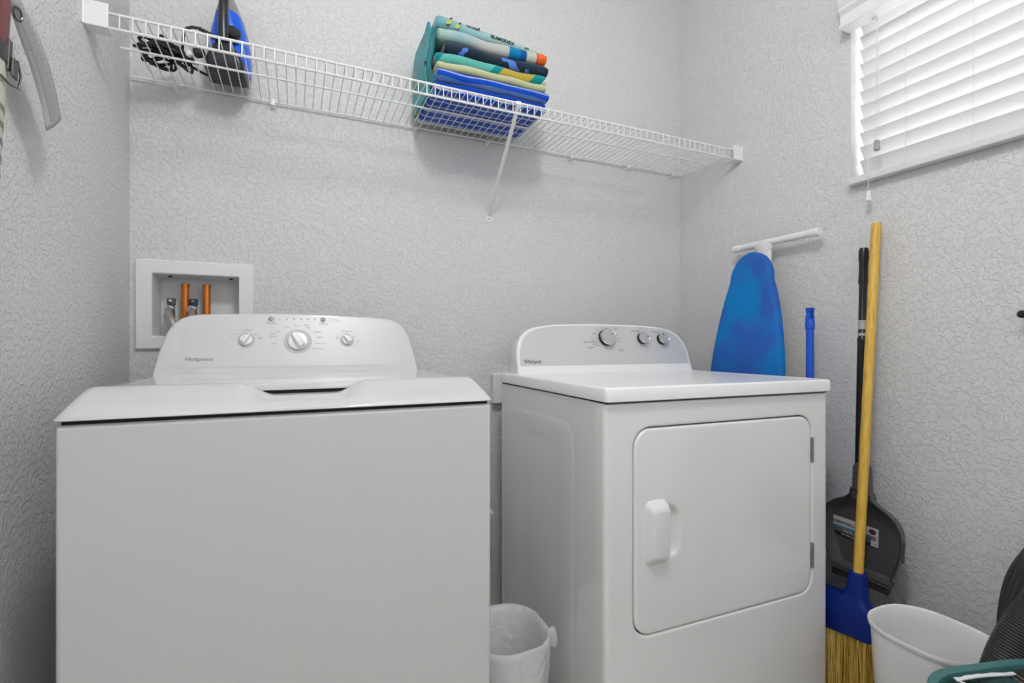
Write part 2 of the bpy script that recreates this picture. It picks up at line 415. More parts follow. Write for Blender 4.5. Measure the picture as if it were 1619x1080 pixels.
MB().loft([[cface(x, z, d) for x, z in pin] for d in (-.0008, .002)]).build('control_panel', PANEL, WM, smooth=0)
cup = Vector((0, .40, 1)).normalized()
CM = frame(cface(.014, .9335, -.0012), (1, 0, 0), cup)       # u = x from washer centre, v along the slanted face
def cv(z): return (z-.9335)*math.sqrt(1+.16)
wx = lambda X: X-.0185
for nm, u, z, r, h, gr, lab in (('load_size_knob', -.124, 1.024, .0150, .012, 35, None), ('cycle_dial', .004, 1.021, .0255, .014, -32, None), ('temperature_knob', .135, 1.0245, .0135, .012, -38, None)):
    M = CM @ Matrix.Translation((wx(u), cv(z), 0))
    ring = MB().lathe([(r*1.02, -.0005), (r*1.42, -.0005), (r*1.42, .0006), (r*1.02, .0006)], 36, M)
    ring.build('dial_ring', mat('dial_ring_grey', (.47, .47, .47), .4), WM)
    k = MB().lathe([(r*1.04, .0008), (r*1.06, .003), (r*1.02, h*.42), (r*.9, h*.6), (r*.3, h*.66), (.0003, h*.66)], 36, M).build(nm, PLASTIC, WM)
    g = MB()
    secs = []
    for q, wd, zt in ((-.88, .40, .75), (-.78, .44, 1.35), (-.3, .46, 1.5), (.3, .40, 1.5), (.86, .26, 1.45), (.96, .18, .8)):
        secs.append([(wd*r, q*r, .004), (wd*r*.9, q*r, h*zt*.8), (wd*r*.55, q*r, h*zt), (-wd*r*.55, q*r, h*zt), (-wd*r*.9, q*r, h*zt*.8), (-wd*r, q*r, .004)])
    g.loft(secs).xf(M @ Matrix.Rotation(rad(-gr if nm == 'load_size_knob' else -gr+180 if False else -gr), 4, 'Z')).build('grip', PLASTIC, k, smooth=40)
    tk = MB()
    n = {'load_size_knob': (-65, -35, 0, 35, 65), 'cycle_dial': (-100, -78, -55, -30, 0, 28, 52, 78, 100, 122), 'temperature_knob': (-60, -20, 20, 55, 90, 120)}[nm]
    for a in n:
        tk.add([Matrix.Rotation(rad(-a), 4, 'Z') @ Vector(p) for p in ((-.0006, r*1.22, .0012), (.0006, r*1.22, .0012), (.0006, r*1.42, .0012), (-.0006, r*1.42, .0012))], [(0, 1, 2, 3)])
    tk.xf(M).build('tick_marks', PRINT_L, WM, smooth=0)
for u in (-.064, .071):
    M = CM @ Matrix.Translation((wx(u), cv(1.084), 0))
    MB().lathe([(.0072, -.0004), (.0074, .0012), (.0062, .0018)], 20, M).build('button_bezel', STEEL, WM)
    MB().lathe([(.006, .001), (.006, .0026), (.0045, .0038), (.0005, .0042)], 20, M).build('button', mat('button_grey', (.36, .36, .36), .3), WM)
for i in range(6):
    MB().lathe([(.0011, 0), (.0011, .0008), (.0002, .0008)], 8, CM @ Matrix.Translation((wx(-.042+i*.0182), cv(1.0832), 0))).build('indicator_light', BLACKINK, WM)
for z in (1.0872, 1.081):
    MB().lathe([(.001, 0), (.001, .0008), (.0002, .0008)], 8, CM @ Matrix.Translation((wx(.0905), cv(z), 0))).build('indicator_light', BLACKINK, WM)
text([('Hotpoint', wx(-.229), cv(.9745), .0135)], 'brand_lettering', CM @ Matrix.Diagonal((1.25, 1, 1, 1)) @ Matrix.Translation((-(wx(-.229))*.2, 0, 0)), PRINT, WM, bold=.012)
T = []
for s, X, z, sz in (('Load Size', -.124, 1.051, .0065), ('Small', -.158, 1.031, .005), ('Medium', -.149, 1.040, .005), ('Large', -.126, 1.0445, .004), ('Super', -.102, 1.040, .005), ('Precise\nFill', -.092, 1.030, .0045),
                    ('Temperature', .135, 1.0515, .0062), ('Tap\nCold', .109, 1.033, .0045), ('Cold', .134, 1.044, .0045), ('Cool', .157, 1.036, .0045), ('Warm', .166, 1.024, .0045), ('Hot', .165, 1.018, .0045), ('Hot', .158, 1.011, .0045),
                    ('Deep Rinse', -.064, 1.0735, .0055), ('Start/Pause', .071, 1.0735, .0055), ('Fill', -.0238, 1.0875, .0045), ('Soak', -.0056, 1.0875, .0045), ('Wash', .0126, 1.0875, .0045), ('Rinse', .0308, 1.0875, .0045), ('Spin', .049, 1.0875, .0045),
                    ('Power', .1025, 1.0872, .0045), ('Lid Locked', .107, 1.081, .0045),
                    ('Heavy', -.024, 1.062, .0055), ('Medium', .002, 1.0665, .0055), ('Casuals', .026, 1.0685, .0052), ('Light', .031, 1.061, .0055), ('Light', -.047, 1.049, .0055), ('Whites', -.058, 1.0425, .0055), ('Medium', -.058, 1.034, .0055), ('Heavy', -.055, 1.015, .0055),
                    ('Delicates', .055, 1.049, .0055), ('Casuals', .062, 1.034, .0055), ('Bulky Items', .063, 1.016, .0055), ('Drain & Spin', .056, 1.001, .0055)):
    T.append((s, wx(X), cv(z), sz))
text(T, 'printed_markings', CM, PRINT_L, WM)['kind'] = 'stuff'
ln = MB()
for x0, x1, z in ((-.084, -.044, 1.0695), (.060, .085, 1.0695), (-.057, -.049, 1.084)): ln.box(wx(x0), wx(x1), cv(z)-.0003, cv(z)+.0003, 0, .0003)
o = ln.xf(CM).build('printed_rules', PRINT_L, WM, smooth=0); o['kind'] = 'stuff'

# ------------------------------------------------------------------ dryer
DR = empty('clothes_dryer', 'white front-load clothes dryer with large square door, right of the washing machine', 'dryer', (.6426, .9342, 0), rad(-1.6))
DW, DD = .745, .66
# body (sides, back) behind the front panel
box(.0012, DW-.0012, .0365, DD, .03, .8765).build('cabinet', ENAMEL_D, DR, bevel=.004)
# embossed left side panel
def srr(y0, y1, z0, z1, r, x): return [(.0006+x*.5, y, z) for y, z in rrect(y0, y1, z0, z1, r, 6)]
em = MB().loft([srr(.145, .615, .06, .81, .05, .0012), srr(.150, .610, .065, .805, .048, -.0006), srr(.160, .600, .075, .795, .044, -.0008),
                srr(.232, .455, .12, .745, .05, -.0008), srr(.240, .447, .128, .737, .045, .0022), srr(.25, .437, .138, .727, .04, .0024)], cap0=False)
em.build('side_panel', ENAMEL_D, DR, smooth=40)
# front panel with the door opening
dx0, dx1, dz0, dz1, dr_ = .079, .681, .320, .816, .048
fp = MB()
ext = [(0, .0365), (0, .012), (.0012, .006), (.005, .0015), (.010, 0), (.014, 0)]
rings = [[(x, y, z) for x, z in rrect(i, DW-i, .03+min(i, .004), .876-i*.6, .004+i*.5, 8)] for i, y in ext]
for g, y in ((-.009, 0), (-.005, 0), (-.0025, .0006), (-.0005, .003), (0, .007), (0, .018)):
    rings.append([(x, y, z) for x, z in rrect(dx0+g, dx1-g, dz0+g, dz1-g, dr_-g, 8)])
fp.loft(rings, cap0=False, cap1=False)
fp.build('front_panel', ENAMEL_D, DR, smooth=40)
box(dx0-.004, dx1+.004, .018, .030, dz0-.004, dz1+.004).build('door_recess', DARKGAP, DR, smooth=0)
g = .0032; hx0, hx1, hz0, hz1 = .125, .213, .499, .621
dring = []
for i, y in ((0, .016), (0, .005), (.001, .002), (.003, .0003), (.006, -.0003), (.010, -.0003)):
    dring.append([(x, y, z) for x, z in rrect(dx0+g+i, dx1-g-i, dz0+g+i, dz1-g-i, dr_-g-i, 8)])
for i, y in ((-.012, -.0003), (-.008, -.0003), (-.003, .0004), (0, .002), (.004, .009), (.012, .0145)):
    dring.append([(x, y, z) for x, z in rrect(hx0+i, hx1-i, hz0+i, hz1-i, .03-i*.5, 8)])
door = MB().loft(dring, cap0=False).build('door', ENAMEL_D, DR, smooth=40)
hr = [[(x, y, z) for x, z in rrect(a, b_, c, d, (r, .004, .004, r), 6)] for a, b_, c, d, r, y in
      ((.112, .168, .487, .641, .017, -.0003), (.1135, .170, .4885, .6395, .016, -.004), (.1165, .171, .4925, .6355, .014, -.006), (.119, .1715, .4985, .629, .012, -.013), (.124, .170, .508, .620, .010, -.0195), (.130, .166, .512, .616, .008, -.0205))]
MB().loft(hr).build('handle', PLASTIC_M, door, smooth=40)
for z0, z1 in ((.683, .752), (.386, .457)):
    hg = MB(); n = 5; st = (z1-z0)/n
    for k in range(n):
        hg.lathe([(.0005, z0+k*st+.0006), (.0036, z0+k*st+.0006), (.0036, z0+(k+1)*st-.0006), (.0005, z0+(k+1)*st-.0006)], 10, Matrix.Translation((.6818, -.0012, 0)))
    hg.box(.6775, .6815, -.0008, .001, z0, z1)
    hg.build('hinge', STEEL, DR, smooth=40)
# lid
lr = [[(x, y, z) for x, y in rrect(a-.003, DW+.003-a, -.012+a, DD+.006-a, .012, 5)] for a, z in ((.004, .8795), (.0, .882), (0, .9085), (.002, .9125), (.006, .914), (.010, .914), (.016, .914), (.020, .914), (.024, .9128), (.03, .9122), (.036, .9122))]
MB().loft(lr).build('top', DTOP, DR, smooth=45)
box(.004, DW-.004, .001, DD, .8765, .8800).build('seam_shade', DARKGAP, DR, smooth=0)  # dark strip paints the shade in the gap below the dryer top
# console
dh = [(.010, .9125), (.0105, .945), (.0125, .978), (.017, 1.003), (.025, 1.023), (.037, 1.041), (.053, 1.055), (.072, 1.065), (.091, 1.0715), (.125, 1.078), (.164, 1.082), (.2, 1.084), (.244, 1.0855)]
dout = dh+[(.388, 1.0875)]+[(.75-x, z) for x, z in dh[::-1]]
DY0 = .53
def dface(x, z, d): return (x, DY0+(z-.917)*.30+d, z)
def dshr(k, kb=0): return [(.375+(x-.375)*(1-k), .9125+kb+(z-.9125)*(1-k*1.6)) for x, z in dout]
con = MB().loft([[dface(x, z, d) for x, z in dshr(k)] for k, d in ((.020, .0), (.014, .0), (.006, .0008), (.001, .004), (0, .010))]+[[(x, .60, z) for x, z in dshr(.022)], [(x, .64, z) for x, z in dshr(.032)], [(x, .652, z) for x, z in dshr(.05)]])
con.build('console', ENAMEL_D, DR, smooth=45)
pp = [(.375+(x-.375)*.968, .942 if z < .943 else .9125+(z-.9125)*.968) for x, z in dout if z > .943]
pp = [(pp[0][0], .941)]+pp+[(pp[-1][0], .941)]
MB().loft([[dface(x, z, d) for x, z in pp] for d in (-.0008, .002)]).build('control_panel', DPANEL, DR, smooth=0)
DM = frame(dface(0, .917, -.001), (1, 0, 0), (0, .30, 1))
def dv(z): return (z-.917)*math.sqrt(1.09)
for nm, x, z, r, a in (('cycle_dial', .372, 1.037, .0315, -60), ('temperature_knob', .529, 1.034, .0215, -85), ('signal_knob', .619, 1.0325, .0215, 20)):
    M = DM @ Matrix.Translation((x, dv(z), 0))
    k = MB().lathe([(r*1.0, .0), (r*1.0, .012), (r*.97, .015), (.001, .015)], 40, M).build(nm, BLACK, DR)
    MB().lathe([(r*.985, .0145), (r*.99, .0185), (r*.93, .021), (r*.90, .0205)], 40, M).build('chrome_ring', CHROME, k)
    MB().lathe([(r*.91, .0195), (r*.88, .0207), (.0005, .0212)], 40, M).build('cap', mat('knob_silver', (.48, .48, .49), .3, metal=.3), k)
    pm = MB().box(-.0007, .0007, r*.35, r*.84, .0211, .0216).xf(M @ Matrix.Rotation(rad(a), 4, 'Z')); pm.build('pointer', BLACKINK, k, smooth=0)
lw = text([('Whirlpool', .067, dv(.9545), .0195)], 'brand_lettering', DM @ Matrix.Translation((.067*.22, 0, 0)) @ Matrix.Diagonal((.78, 1, 1, 1)), BLACKINK, DR, bold=.004)
sw_ = MB()
for k0, k1, rx, rz in ((100, 230, .019, .0105), (-80, 60, .017, .010)):
    pts = [(.056+rx*math.cos(rad(k0+(k1-k0)*t/12)), dv(.9550)+rz*math.sin(rad(k0+(k1-k0)*t/12)), .0006) for t in range(13)]
    sw_.tube(pts, [.00015+.0004*math.sin(math.pi*t/12) for t in range(13)], 5)
sw_.xf(DM).build('brand_swoosh', PRINT_L, DR)
T = []
for s, x, z, sz in (('TEMPERATURE', .505, 1.062, .0062), ('CYCLE SIGNAL', .598, 1.060, .0062), ('TIMED\nDRY', .420, 1.070, .0058), ('OFF', .341, 1.066, .005), ('Wrinkle\nPrevent', .325, 1.052, .0045), ('Cool Down', .313, 1.036, .0045), ('Less Dry', .318, 1.028, .0045),
                    ('ENERGY PREFERRED', .300, 1.021, .0055), ('Normal Dry', .322, 1.014, .0045), ('More Dry', .334, 1.009, .0045), ('Automatic\nDry', .302, 1.000, .007), ('OFF', .366, .998, .005), ('Fluff Air\n10 min', .430, .992, .006), ('80', .408, .996, .0045), ('60', .421, 1.005, .0045),
                    ('30 min', .428, 1.022, .0045), ('50', .425, 1.034, .0045), ('40', .420, 1.046, .0045), ('20', .365, 1.073, .0045), ('Low', .556, 1.029, .0045)):
    T.append((s, x, dv(z), sz))
text(T, 'printed_markings', DM, PRINT, DR)['kind'] = 'stuff'
MB().lathe([(.0018, 0), (.0018, .0006), (.0002, .0006)], 10, DM @ Matrix.Translation((.331, dv(1.0212), 0))).build('preference_dot', BLACKINK, DR)
for x in (.05, .69):
    for y in (.08, .6):
        MB().lathe([(.02, 0), (.024, .002), (.024, .012), (.012, .016), (.012, .032)], 12, Matrix.Translation((x, y, 0))).build('foot', BLACKR, DR)

# ------------------------------------------------------------------ outlet box with valves
OB = empty('outlet_box', 'white recessed laundry outlet box in the back wall behind the washing machine', 'outlet box', (-.277, B, 1.0))
def obr(x0, x1, z0, z1, y, r=.004): return [(x+.277, y-B, z-1.0) for x, z in rrect(x0, x1, z0, z1, r, 3)]
MB().loft([obr(-.430, -.124, .999, 1.264, B-.0003), obr(-.430, -.124, .999, 1.264, B-.008), obr(-.427, -.127, 1.002, 1.261, B-.0105), obr(-.391, -.163, 1.034, 1.226, B-.0105), obr(-.389, -.165, 1.037, 1.223, B-.008)], cap0=False, cap1=False).build('frame', PLASTIC_M, OB, smooth=15)
MB().loft([obr(-.389, -.165, 1.037, 1.223, B-.008), obr(-.386, -.168, 1.041, 1.219, B+.085)], cap0=False).build('recess', PLASTIC_M, OB, smooth=40)
for x in (-.352, -.19): MB().tube([(x+.277, .03, .2215), (x+.277, .03, .218)], .005, 8).build('screw_hole', DARKGAP, OB)
for x in (-.315, -.258):
    MB().lathe([(.0108, .085), (.0108, .190), (.0122, .191), (.0122, .1995), (.0108, .2005), (.001, .2005)], 16, Matrix.Translation((x+.277, .040, 0))).build('copper_pipe', COPPER, OB)
    MB().lathe([(.013, .045), (.013, .07), (.016, .072), (.016, .086), (.011, .09)], 6, Matrix.Translation((x+.277, .040, 0))).build('pipe_nut', BRASS, OB)
for x, m_, lab in ((-.350, mat('valve_grey', (.10, .10, .10), .4), 'grey valve handle'), (-.292, mat('valve_blue', (.008, .07, .13), .4), 'blue valve handle')):
    MB().tube([(x+.277, .045, .06), (x+.277, .045, .135)], .008, 10).build('valve', CHROME, OB)
    hd = MB().lathe([(.003, .134), (.0115, .134), (.0118, .152), (.010, .154), (.001, .154)], 10, Matrix.Translation((x+.277, .035, 0))).build('valve_handle', m_, OB, smooth=20); hd['label'] = lab
    MB().tube([(x+.277, .045, .124), (x+.277, .020, .122), (x+.277, .004, .118)], [.008, .0135, .0135], 12).build('valve_outlet', CHROME, OB)
    MB().tube([(x+.277, .028, .146), (x+.277, .020, .146)], .0045, 8).build('handle_screw', CHROME, OB)
for x, dx, lab in ((-.350, .035, 'braided steel water hose leaving the grey valve toward the washing machine'), (-.292, .012, 'braided steel water hose under the blue valve, mostly hidden behind the washing machine')):
    hs = MB().tube(catmull([(x, B+.004, 1.118), (x+.004, B-.02, 1.108), (x+dx*.6, B-.055, 1.075), (x+dx, B-.075, 1.02), (x+dx, B-.08, .86), (x+dx-.01, B-.09, .7), (x+dx, B-.165, .62)], 6), .0085, 10)
    tag(hs.build('water_hose', GASKET), lab, 'hose')

# ------------------------------------------------------------------ wire shelf
SZ = 1.79; SF = 1.43; SB = 1.743
SH = empty('wire_shelf', 'long white vinyl-coated wire shelf on the back wall above the machines', 'shelf', (0, B, SZ))
def sp(x, y, z): return (x, y-B, z-SZ)
wm = MB().tube([sp(0, SB, SZ+.0035), sp(0, SF+.004, SZ+.0035), sp(0, SF, SZ+.0015), sp(0, SF-.001, SZ-.034)], .0017, 5).mesh('deck_wire', WIRE)
x = -.382
while x < 1.6:
    o = bpy.data.objects.new('deck_wire', wm); COL.objects.link(o); o.parent = SH; o.location = (x, 0, 0); x += .0254
MB().tube([sp(L+.012, SF+.003, SZ), sp(R-.012, SF+.003, SZ)], .0036, 8).build('front_rod', WIRE, SH)
MB().tube([sp(L+.012, SF+.003, SZ-.034), sp(R-.012, SF+.003, SZ-.034)], .0036, 8).build('lip_rod', WIRE, SH)
MB().tube([sp(-.420, 1.578, SZ-.004), sp(1.598, 1.578, SZ-.004)], .0032, 8).build('middle_rod', WIRE, SH)
MB().tube([sp(L+.004, SB, SZ), sp(R-.006, SB, SZ)], .0032, 8).build('rear_rod', WIRE, SH)
for s, xw in ((1, L), (-1, R)):
    b = MB().box(xw, xw+s*.003, SF-.022, SF+.022, SZ-.046, SZ+.012)
    b.box(xw+s*.003, xw+s*.047, SF-.020, SF-.017, SZ-.046, SZ+.010).box(xw+s*.003, xw+s*.047, SF-.017, SF+.020, SZ-.046, SZ-.043)
    b.box(xw+s*.003, xw+s*.02, SF-.017, SF+.020, SZ+.007, SZ+.010)
    b.box(xw, xw+s*.003, SF-.006, SF+.055, SZ+.010, SZ+.026)
    br = b.build('end_bracket', PLASTIC, SH, smooth=0, bevel=.0008, loc=(0, -B, -SZ))
    sc = MB().tube([sp(xw+s*.002, SF+.045, SZ+.018), sp(xw+s*.005, SF+.045, SZ+.018)], .004, 8); sc.build('screw', STEEL, SH)
for x in (-.333, -.068, .388, .667, 1.033, 1.316, 1.565):
    MB().box(x-.006, x+.006, B-.005, B, SZ-.016, SZ+.012).box(x-.006, x+.006, B-.019, B-.005, SZ-.006, SZ-.003).box(x-.006, x+.006, B-.022, B-.019, SZ-.014, SZ+.0).build('wall_clip', PLASTIC, SH, smooth=0, bevel=.001, loc=(0, -B, -SZ))
    MB().tube([sp(x, B-.0045, SZ+.006), sp(x, B-.007, SZ+.006)], .0035, 8).build('screw', STEEL, SH)
def brace_sec(c, d, up):
    w, t = .0075, .0045
    return [c+Vector((s*w, 0, 0))+up*q for s, q in ((-1, 0), (-.6, t), (.6, t), (1, 0), (.7, -.001), (-.7, -.001))]
p0 = Vector(sp(.654, SF+.001, SZ-.006)); p1 = Vector(sp(.674, B-.006, 1.512)); d = (p1-p0).normalized(); up = d.cross(Vector((1, 0, 0))).normalized()
MB().loft([brace_sec(p0, d, up), brace_sec(p1, d, up)]).build('support_brace', PLASTIC, SH, smooth=0, bevel=.001)
MB().box(.645, .663, SF-.004, SF+.008, SZ-.008, SZ+.004).build('brace_hook', PLASTIC, SH, smooth=0, bevel=.002, loc=(0, -B, -SZ))
ft = MB().loft([[(x+.674, y-B, z-SZ) for x, z in rrect(-.009, .009, 1.482, 1.522, (.008, .008, .002, .002), 4)] for y in (B-.0002, B-.003)])
ft.build('brace_foot', PLASTIC, SH, smooth=0, bevel=.0008)
MB().tube([sp(.674, B-.003, 1.493), sp(.674, B-.0055, 1.493)], .0035, 10).build('brace_screw', STEEL, SH)

# ------------------------------------------------------------------ clothes iron
IR = empty('clothes_iron', 'blue and black steam iron standing on its heel on the wire shelf', 'iron', (-.186, 1.642, SZ+.0055), rad(-3))
wtab = [(0, .052), (.03, .055), (.07, .057), (.11, .054), (.15, .047), (.19, .036), (.23, .0225), (.255, .012), (.272, .003)]
ftab = [(0, .0), (.05, -.008), (.08, -.012), (.11, -.004), (.14, -.002), (.17, -.008), (.2, -.016), (.225, -.020), (.25, -.006), (.272, .045)]
def iring(z, back=.056, k=1):
    w = interp(wtab, z)*k; fy = interp(ftab, z); n = 12; out = []
    for i in range(n+1):
        t = math.pi*i/n; out.append((-w*math.cos(t), back-(back-fy)*math.sin(t)**.7, z))
    return out
zs = [.03+.16*i/14 for i in range(15)]
MB().loft([iring(z) for z in zs]).build('water_tank', BLUEIRON, IR, smooth=50)
MB().loft([iring(.19+.081*i/9) for i in range(10)]).build('nose_cover', GREYIRON, IR, smooth=50)
sole = [(-interp(wtab, z)*1.04, z) for z in [.004+.268*i/16 for i in range(17)]]; sole = sole+[(-x, z) for x, z in sole[::-1]]
MB().loft([[(x, y, z+.001) for x, z in sole] for y in (.0562, .058)]).build('heat_shield', GREYIRON, IR, smooth=30)
MB().loft([[(x, y, z) for x, z in sole] for y in (.058, .0645)]).build('soleplate', STEEL, IR, smooth=30)
hb = MB().loft([[(x, y, z) for x, y in rrect(-a, a, f_, .0555, r, 5)] for z, a, f_, r in ((0, .047, -.034, .012), (.004, .051, -.038, .014), (.03, .049, -.040, .016), (.05, .040, -.044, .016), (.066, .026, -.050, .012), (.085, .015, -.055, .010))])
hb.build('heel', NAVYBLK, IR, smooth=50)
hp = catmull([(0, -.050, .07), (0, -.052, .12), (0, -.050, .165), (0, -.043, .20), (0, -.026, .228), (0, -.004, .245)], 6)
hn = MB()
hr_ = []
for i, p in enumerate(hp):
    w = .0145-.002*math.sin(math.pi*i/(len(hp)-1)); t = (hp[min(i+1, len(hp)-1)]-hp[max(i-1, 0)]).normalized(); nrm = t.cross(Vector((1, 0, 0))).normalized()
    hr_.append([p+Vector((w*math.cos(2*math.pi*k/12), 0, 0))+nrm*(.013*math.sin(2*math.pi*k/12)) for k in range(12)])
hn.loft(hr_).build('handle', NAVYBLK, IR, smooth=60)
MB().lathe([(.0175, 0), (.019, .004), (.017, .014), (.012, .018), (.001, .019)], 16, Matrix.Translation((0, -.043, .205)) @ Matrix.Rotation(rad(65), 4, 'X')).build('steam_button', mat('iron_light_grey', (.42, .42, .42), .25), IR)
MB().lathe([(.012, 0), (.013, .005), (.010, .011), (.001, .012)], 16, Matrix.Translation((0, -.034, .225)) @ Matrix.Rotation(rad(50), 4, 'X')).build('spray_button', mat('iron_light_grey', (.42, .42, .42), .25), IR)
dl_ = MB()
Mdl = Matrix.Translation((.018, -.020, .118)) @ Matrix.Rotation(rad(62), 4, 'X') @ Matrix.Rotation(rad(18), 4, 'Y')
dl_.lathe([(.022, -.012), (.022, .006), (.019, .010), (.001, .011)], 24, Mdl); dl_.build('temperature_dial', BLACK, IR)
sl = []
srad = []
for i in range(13):
    t = i/12; sl.append((-.012-.046*t, -.058-.004*t, .072+.018*t)); srad.append(.0085-.003*t if i % 2 else .0065-.003*t)
MB().tube(sl, srad, 10).build('cord_sleeve', BLACKR, IR)
random.seed(5)
cpts = [(-.058, -.062, .09), (-.078, -.060, .088), (-.095, -.05, .075)]
cx, cy = -.150, -.030
for k in range(11):
    a0 = random.uniform(-.5, .5)+(0 if k % 3 else 1.35); ln_ = random.uniform(.040, .066); wd = random.uniform(.010, .024)
    ox, oy, oz = cx+random.uniform(-.022, .022), cy+random.uniform(-.03, .03), .010+.034*random.random()
    for q in range(6):
        t = 2*math.pi*q/6; u, v = ln_*math.cos(t), wd*math.sin(t)
        cpts.append((ox+u*math.cos(a0)-v*math.sin(a0), oy+u*math.sin(a0)+v*math.cos(a0), max(.008, oz+.012*math.sin(t+k))))
cpts += [(-.10, .0, .02), (-.075, .02, .012), (-.055, .035, .010)]
MB().tube(catmull(cpts, 4), .0040, 6).build('power_cord', BLACKR, IR, smooth=60)
pl = MB().lathe([(.006, 0), (.013, .004), (.0145, .014), (.012, .026), (.005, .030)], 12, Matrix.Translation((-.078, -.028, .035)) @ Matrix.Rotation(rad(70), 4, 'Y'))
pl.build('plug', BLACK, IR)
for y in (-.006, .006): MB().box(-.0055, .0055, -.0008, .0008, 0, .014).xf(Matrix.Translation((-.0765, -.028+y, .035)) @ Matrix.Rotation(rad(-110), 4, 'Y')).build('plug_prong', CHROME, IR, smooth=0)

# ------------------------------------------------------------------ folded beach towels
TX0, TX1 = .392, .772
def wob(x, y, s): return .0022*math.sin(23*x+s)+.0016*math.sin(41*x+2.3*s+7*y)
def towel(label, z0, layers, t, yf, mt, seed, x0=TX0, x1=TX1, yb=1.738, dz=None, group='folded beach towels on the wire shelf'):
    rnd = random.Random(seed); T0 = SZ+.0048
    th = empty('beach_towel', label, 'towel', ((x0+x1)/2, (yf+yb)/2, z0), group=group)
    nxs = 40; tt = t*layers; b = MB(); rings = []
    offs = [rnd.uniform(-.006, .006) for _ in range(layers)]
    for i in range(nxs+1):
        u = i/nxs; x = x0+(x1-x0)*u
        e = min(u, 1-u)*(x1-x0); k = 1 if e > .012 else .80+.20*math.sqrt(max(0, 1-(1-e/.012)**2))
        ring = []
        for l in range(layers):            # front bulges, bottom to top
            zc_ = t*(l+.5)
            fy = yf+offs[l]+wob(x, 0, seed+l*1.7)*1.4
            for q in range(7):
                a = rad(-90+180*q/6)
                ring.append((fy+t*.5*(1-math.cos(a)), zc_+t*.5*math.sin(a)*(.97 if 0 < q < 6 else .93)))
        for l in reversed(range(layers)):
            zc_ = t*(l+.5)
            for q in range(5):
                a = rad(90-180*q/4); ring.append((yb-t*.5*(1-math.cos(a)), zc_+t*.5*math.sin(a)*.95))
        dzz = (dz(u) if dz else 0)
        rings.append([(x-(x0+x1)/2, y-(yf+yb)/2, dzz+tt*.5+(z-tt*.5)*k+(0 if z0 < T0+.02 and z < .002 else wob(x, 0, 3.1)*.5)) for y, z in ring])
    b.loft(rings); b.build('folded_cloth', mt, th, smooth=70)
    return th
def stripes_blue(nt, vec, xyz):
    # white wavy dashes on royal blue, running along x
    d = math_node(nt, 'MULTIPLY', noise(nt, vec, 26, 1), .016)
    yz = math_node(nt, 'SUBTRACT', xyz[1], xyz[2])
    f = math_node(nt, 'FRACT', math_node(nt, 'ADD', math_node(nt, 'MULTIPLY', math_node(nt, 'ADD', yz, d), 26), 10))
    st = ramp(nt, f, [(0, (.002, .055, .44)), (.58, (.002, .065, .46)), (.66, (.22, .34, .62)), (.76, (.66, .70, .74)), (.86, (.22, .34, .62)), (.93, (.002, .055, .44))], False)
    edge = ramp(nt, math_node(nt, 'ADD', xyz[1], .5), [(0, (0, 0, 0)), (.602, (1, 1, 1))])
    mx = nt.nodes.new('ShaderNodeMix'); mx.data_type = 'RGBA'; nt.links.new(edge, mx.inputs[0]); nt.links.new(st, mx.inputs[6]); mx.inputs[7].default_value = (.62, .62, .60, 1)
    return mx.outputs[2]
def one_stripe(nt, vec, xyz):
    return ramp(nt, math_node(nt, 'ADD', math_node(nt, 'MULTIPLY', xyz[2], 30), math_node(nt, 'MULTIPLY', noise(nt, vec, 12, 1), .12)),
                [(0, (.22, .36, .66)), (.17, (.10, .26, .62)), (.24, (.002, .065, .50)), (.60, (.002, .07, .52)), (.68, (.62, .66, .72)), (.76, (.002, .08, .56))], False)
def pale_yellow(nt, vec, xyz):
    return ramp(nt, math_node(nt, 'MULTIPLY', xyz[2], 28), [(0, (.42, .44, .22)), (.62, (.50, .52, .30)), (.80, (.70, .70, .68)), (1, (.75, .75, .74))], False)
def teal_blocks(nt, vec, xyz):
    x = math_node(nt, 'ADD', math_node(nt, 'ADD', math_node(nt, 'MULTIPLY', xyz[0], 2.4), .5), math_node(nt, 'MULTIPLY', xyz[2], -2.0))
    return ramp(nt, x, [(0, (.0, .22, .24)), (.05, (.10, .42, .36)), (.46, (.0, .25, .26)), (.53, (.46, .36, .055)), (.80, (.0, .25, .25)), (.90, (.68, .68, .66))])
def navy(nt, vec, xyz):
    n = noise(nt, vec, 21, 1.5)
    return ramp(nt, n, [(0, (.012, .026, .048)), (.645, (.012, .026, .048)), (.652, (.08, .20, .62))])
def aqua_print(nt, vec, xyz):
    x = math_node(nt, 'ADD', math_node(nt, 'MULTIPLY', xyz[0], 2.6), .5)
    base = ramp(nt, x, [(0, (.0, .22, .24)), (.03, (.35, .48, .42)), (.20, (.28, .46, .50)), (.38, (.45, .46, .46)), (.60, (.45, .47, .42)), (.635, (.45, .47, .42)), (.64, (.0, .20, .42)), (.74, (.0, .20, .42)), (.745, (.0, .09, .30)), (.80, (.0, .09, .30)), (.805, (.52, .54, .47)), (.895, (.52, .54, .47)), (.9, (.40, .01, .03)), (.915, (.78, .13, .02))], False)
    return base
def aqua_top(nt, vec, xyz):
    x = math_node(nt, 'ADD', math_node(nt, 'MULTIPLY', xyz[0], 2.6), .5)
    return ramp(nt, x, [(0, (.14, .36, .40)), (.25, (.25, .46, .48)), (.8, (.40, .53, .50)), (1, (.48, .54, .48))], False)
z = SZ+.0052
towel('royal blue towel with wavy white stripes, seen through the wires low in the stack', z, 2, .017, 1.462, terry('terry_blue_striped', stripes_blue), 2, yb=1.722)
towel('plain royal blue towel with a white edge stripe above the striped one', z+.034, 1, .030, 1.452, terry('terry_blue', one_stripe), 3, x1=TX1+.006)
towel('pale yellow towel with white edge between the blue and the teal towels', z+.064, 1, .028, 1.458, terry('terry_pale_yellow', pale_yellow), 4, x0=TX0+.002, x1=TX1-.004)
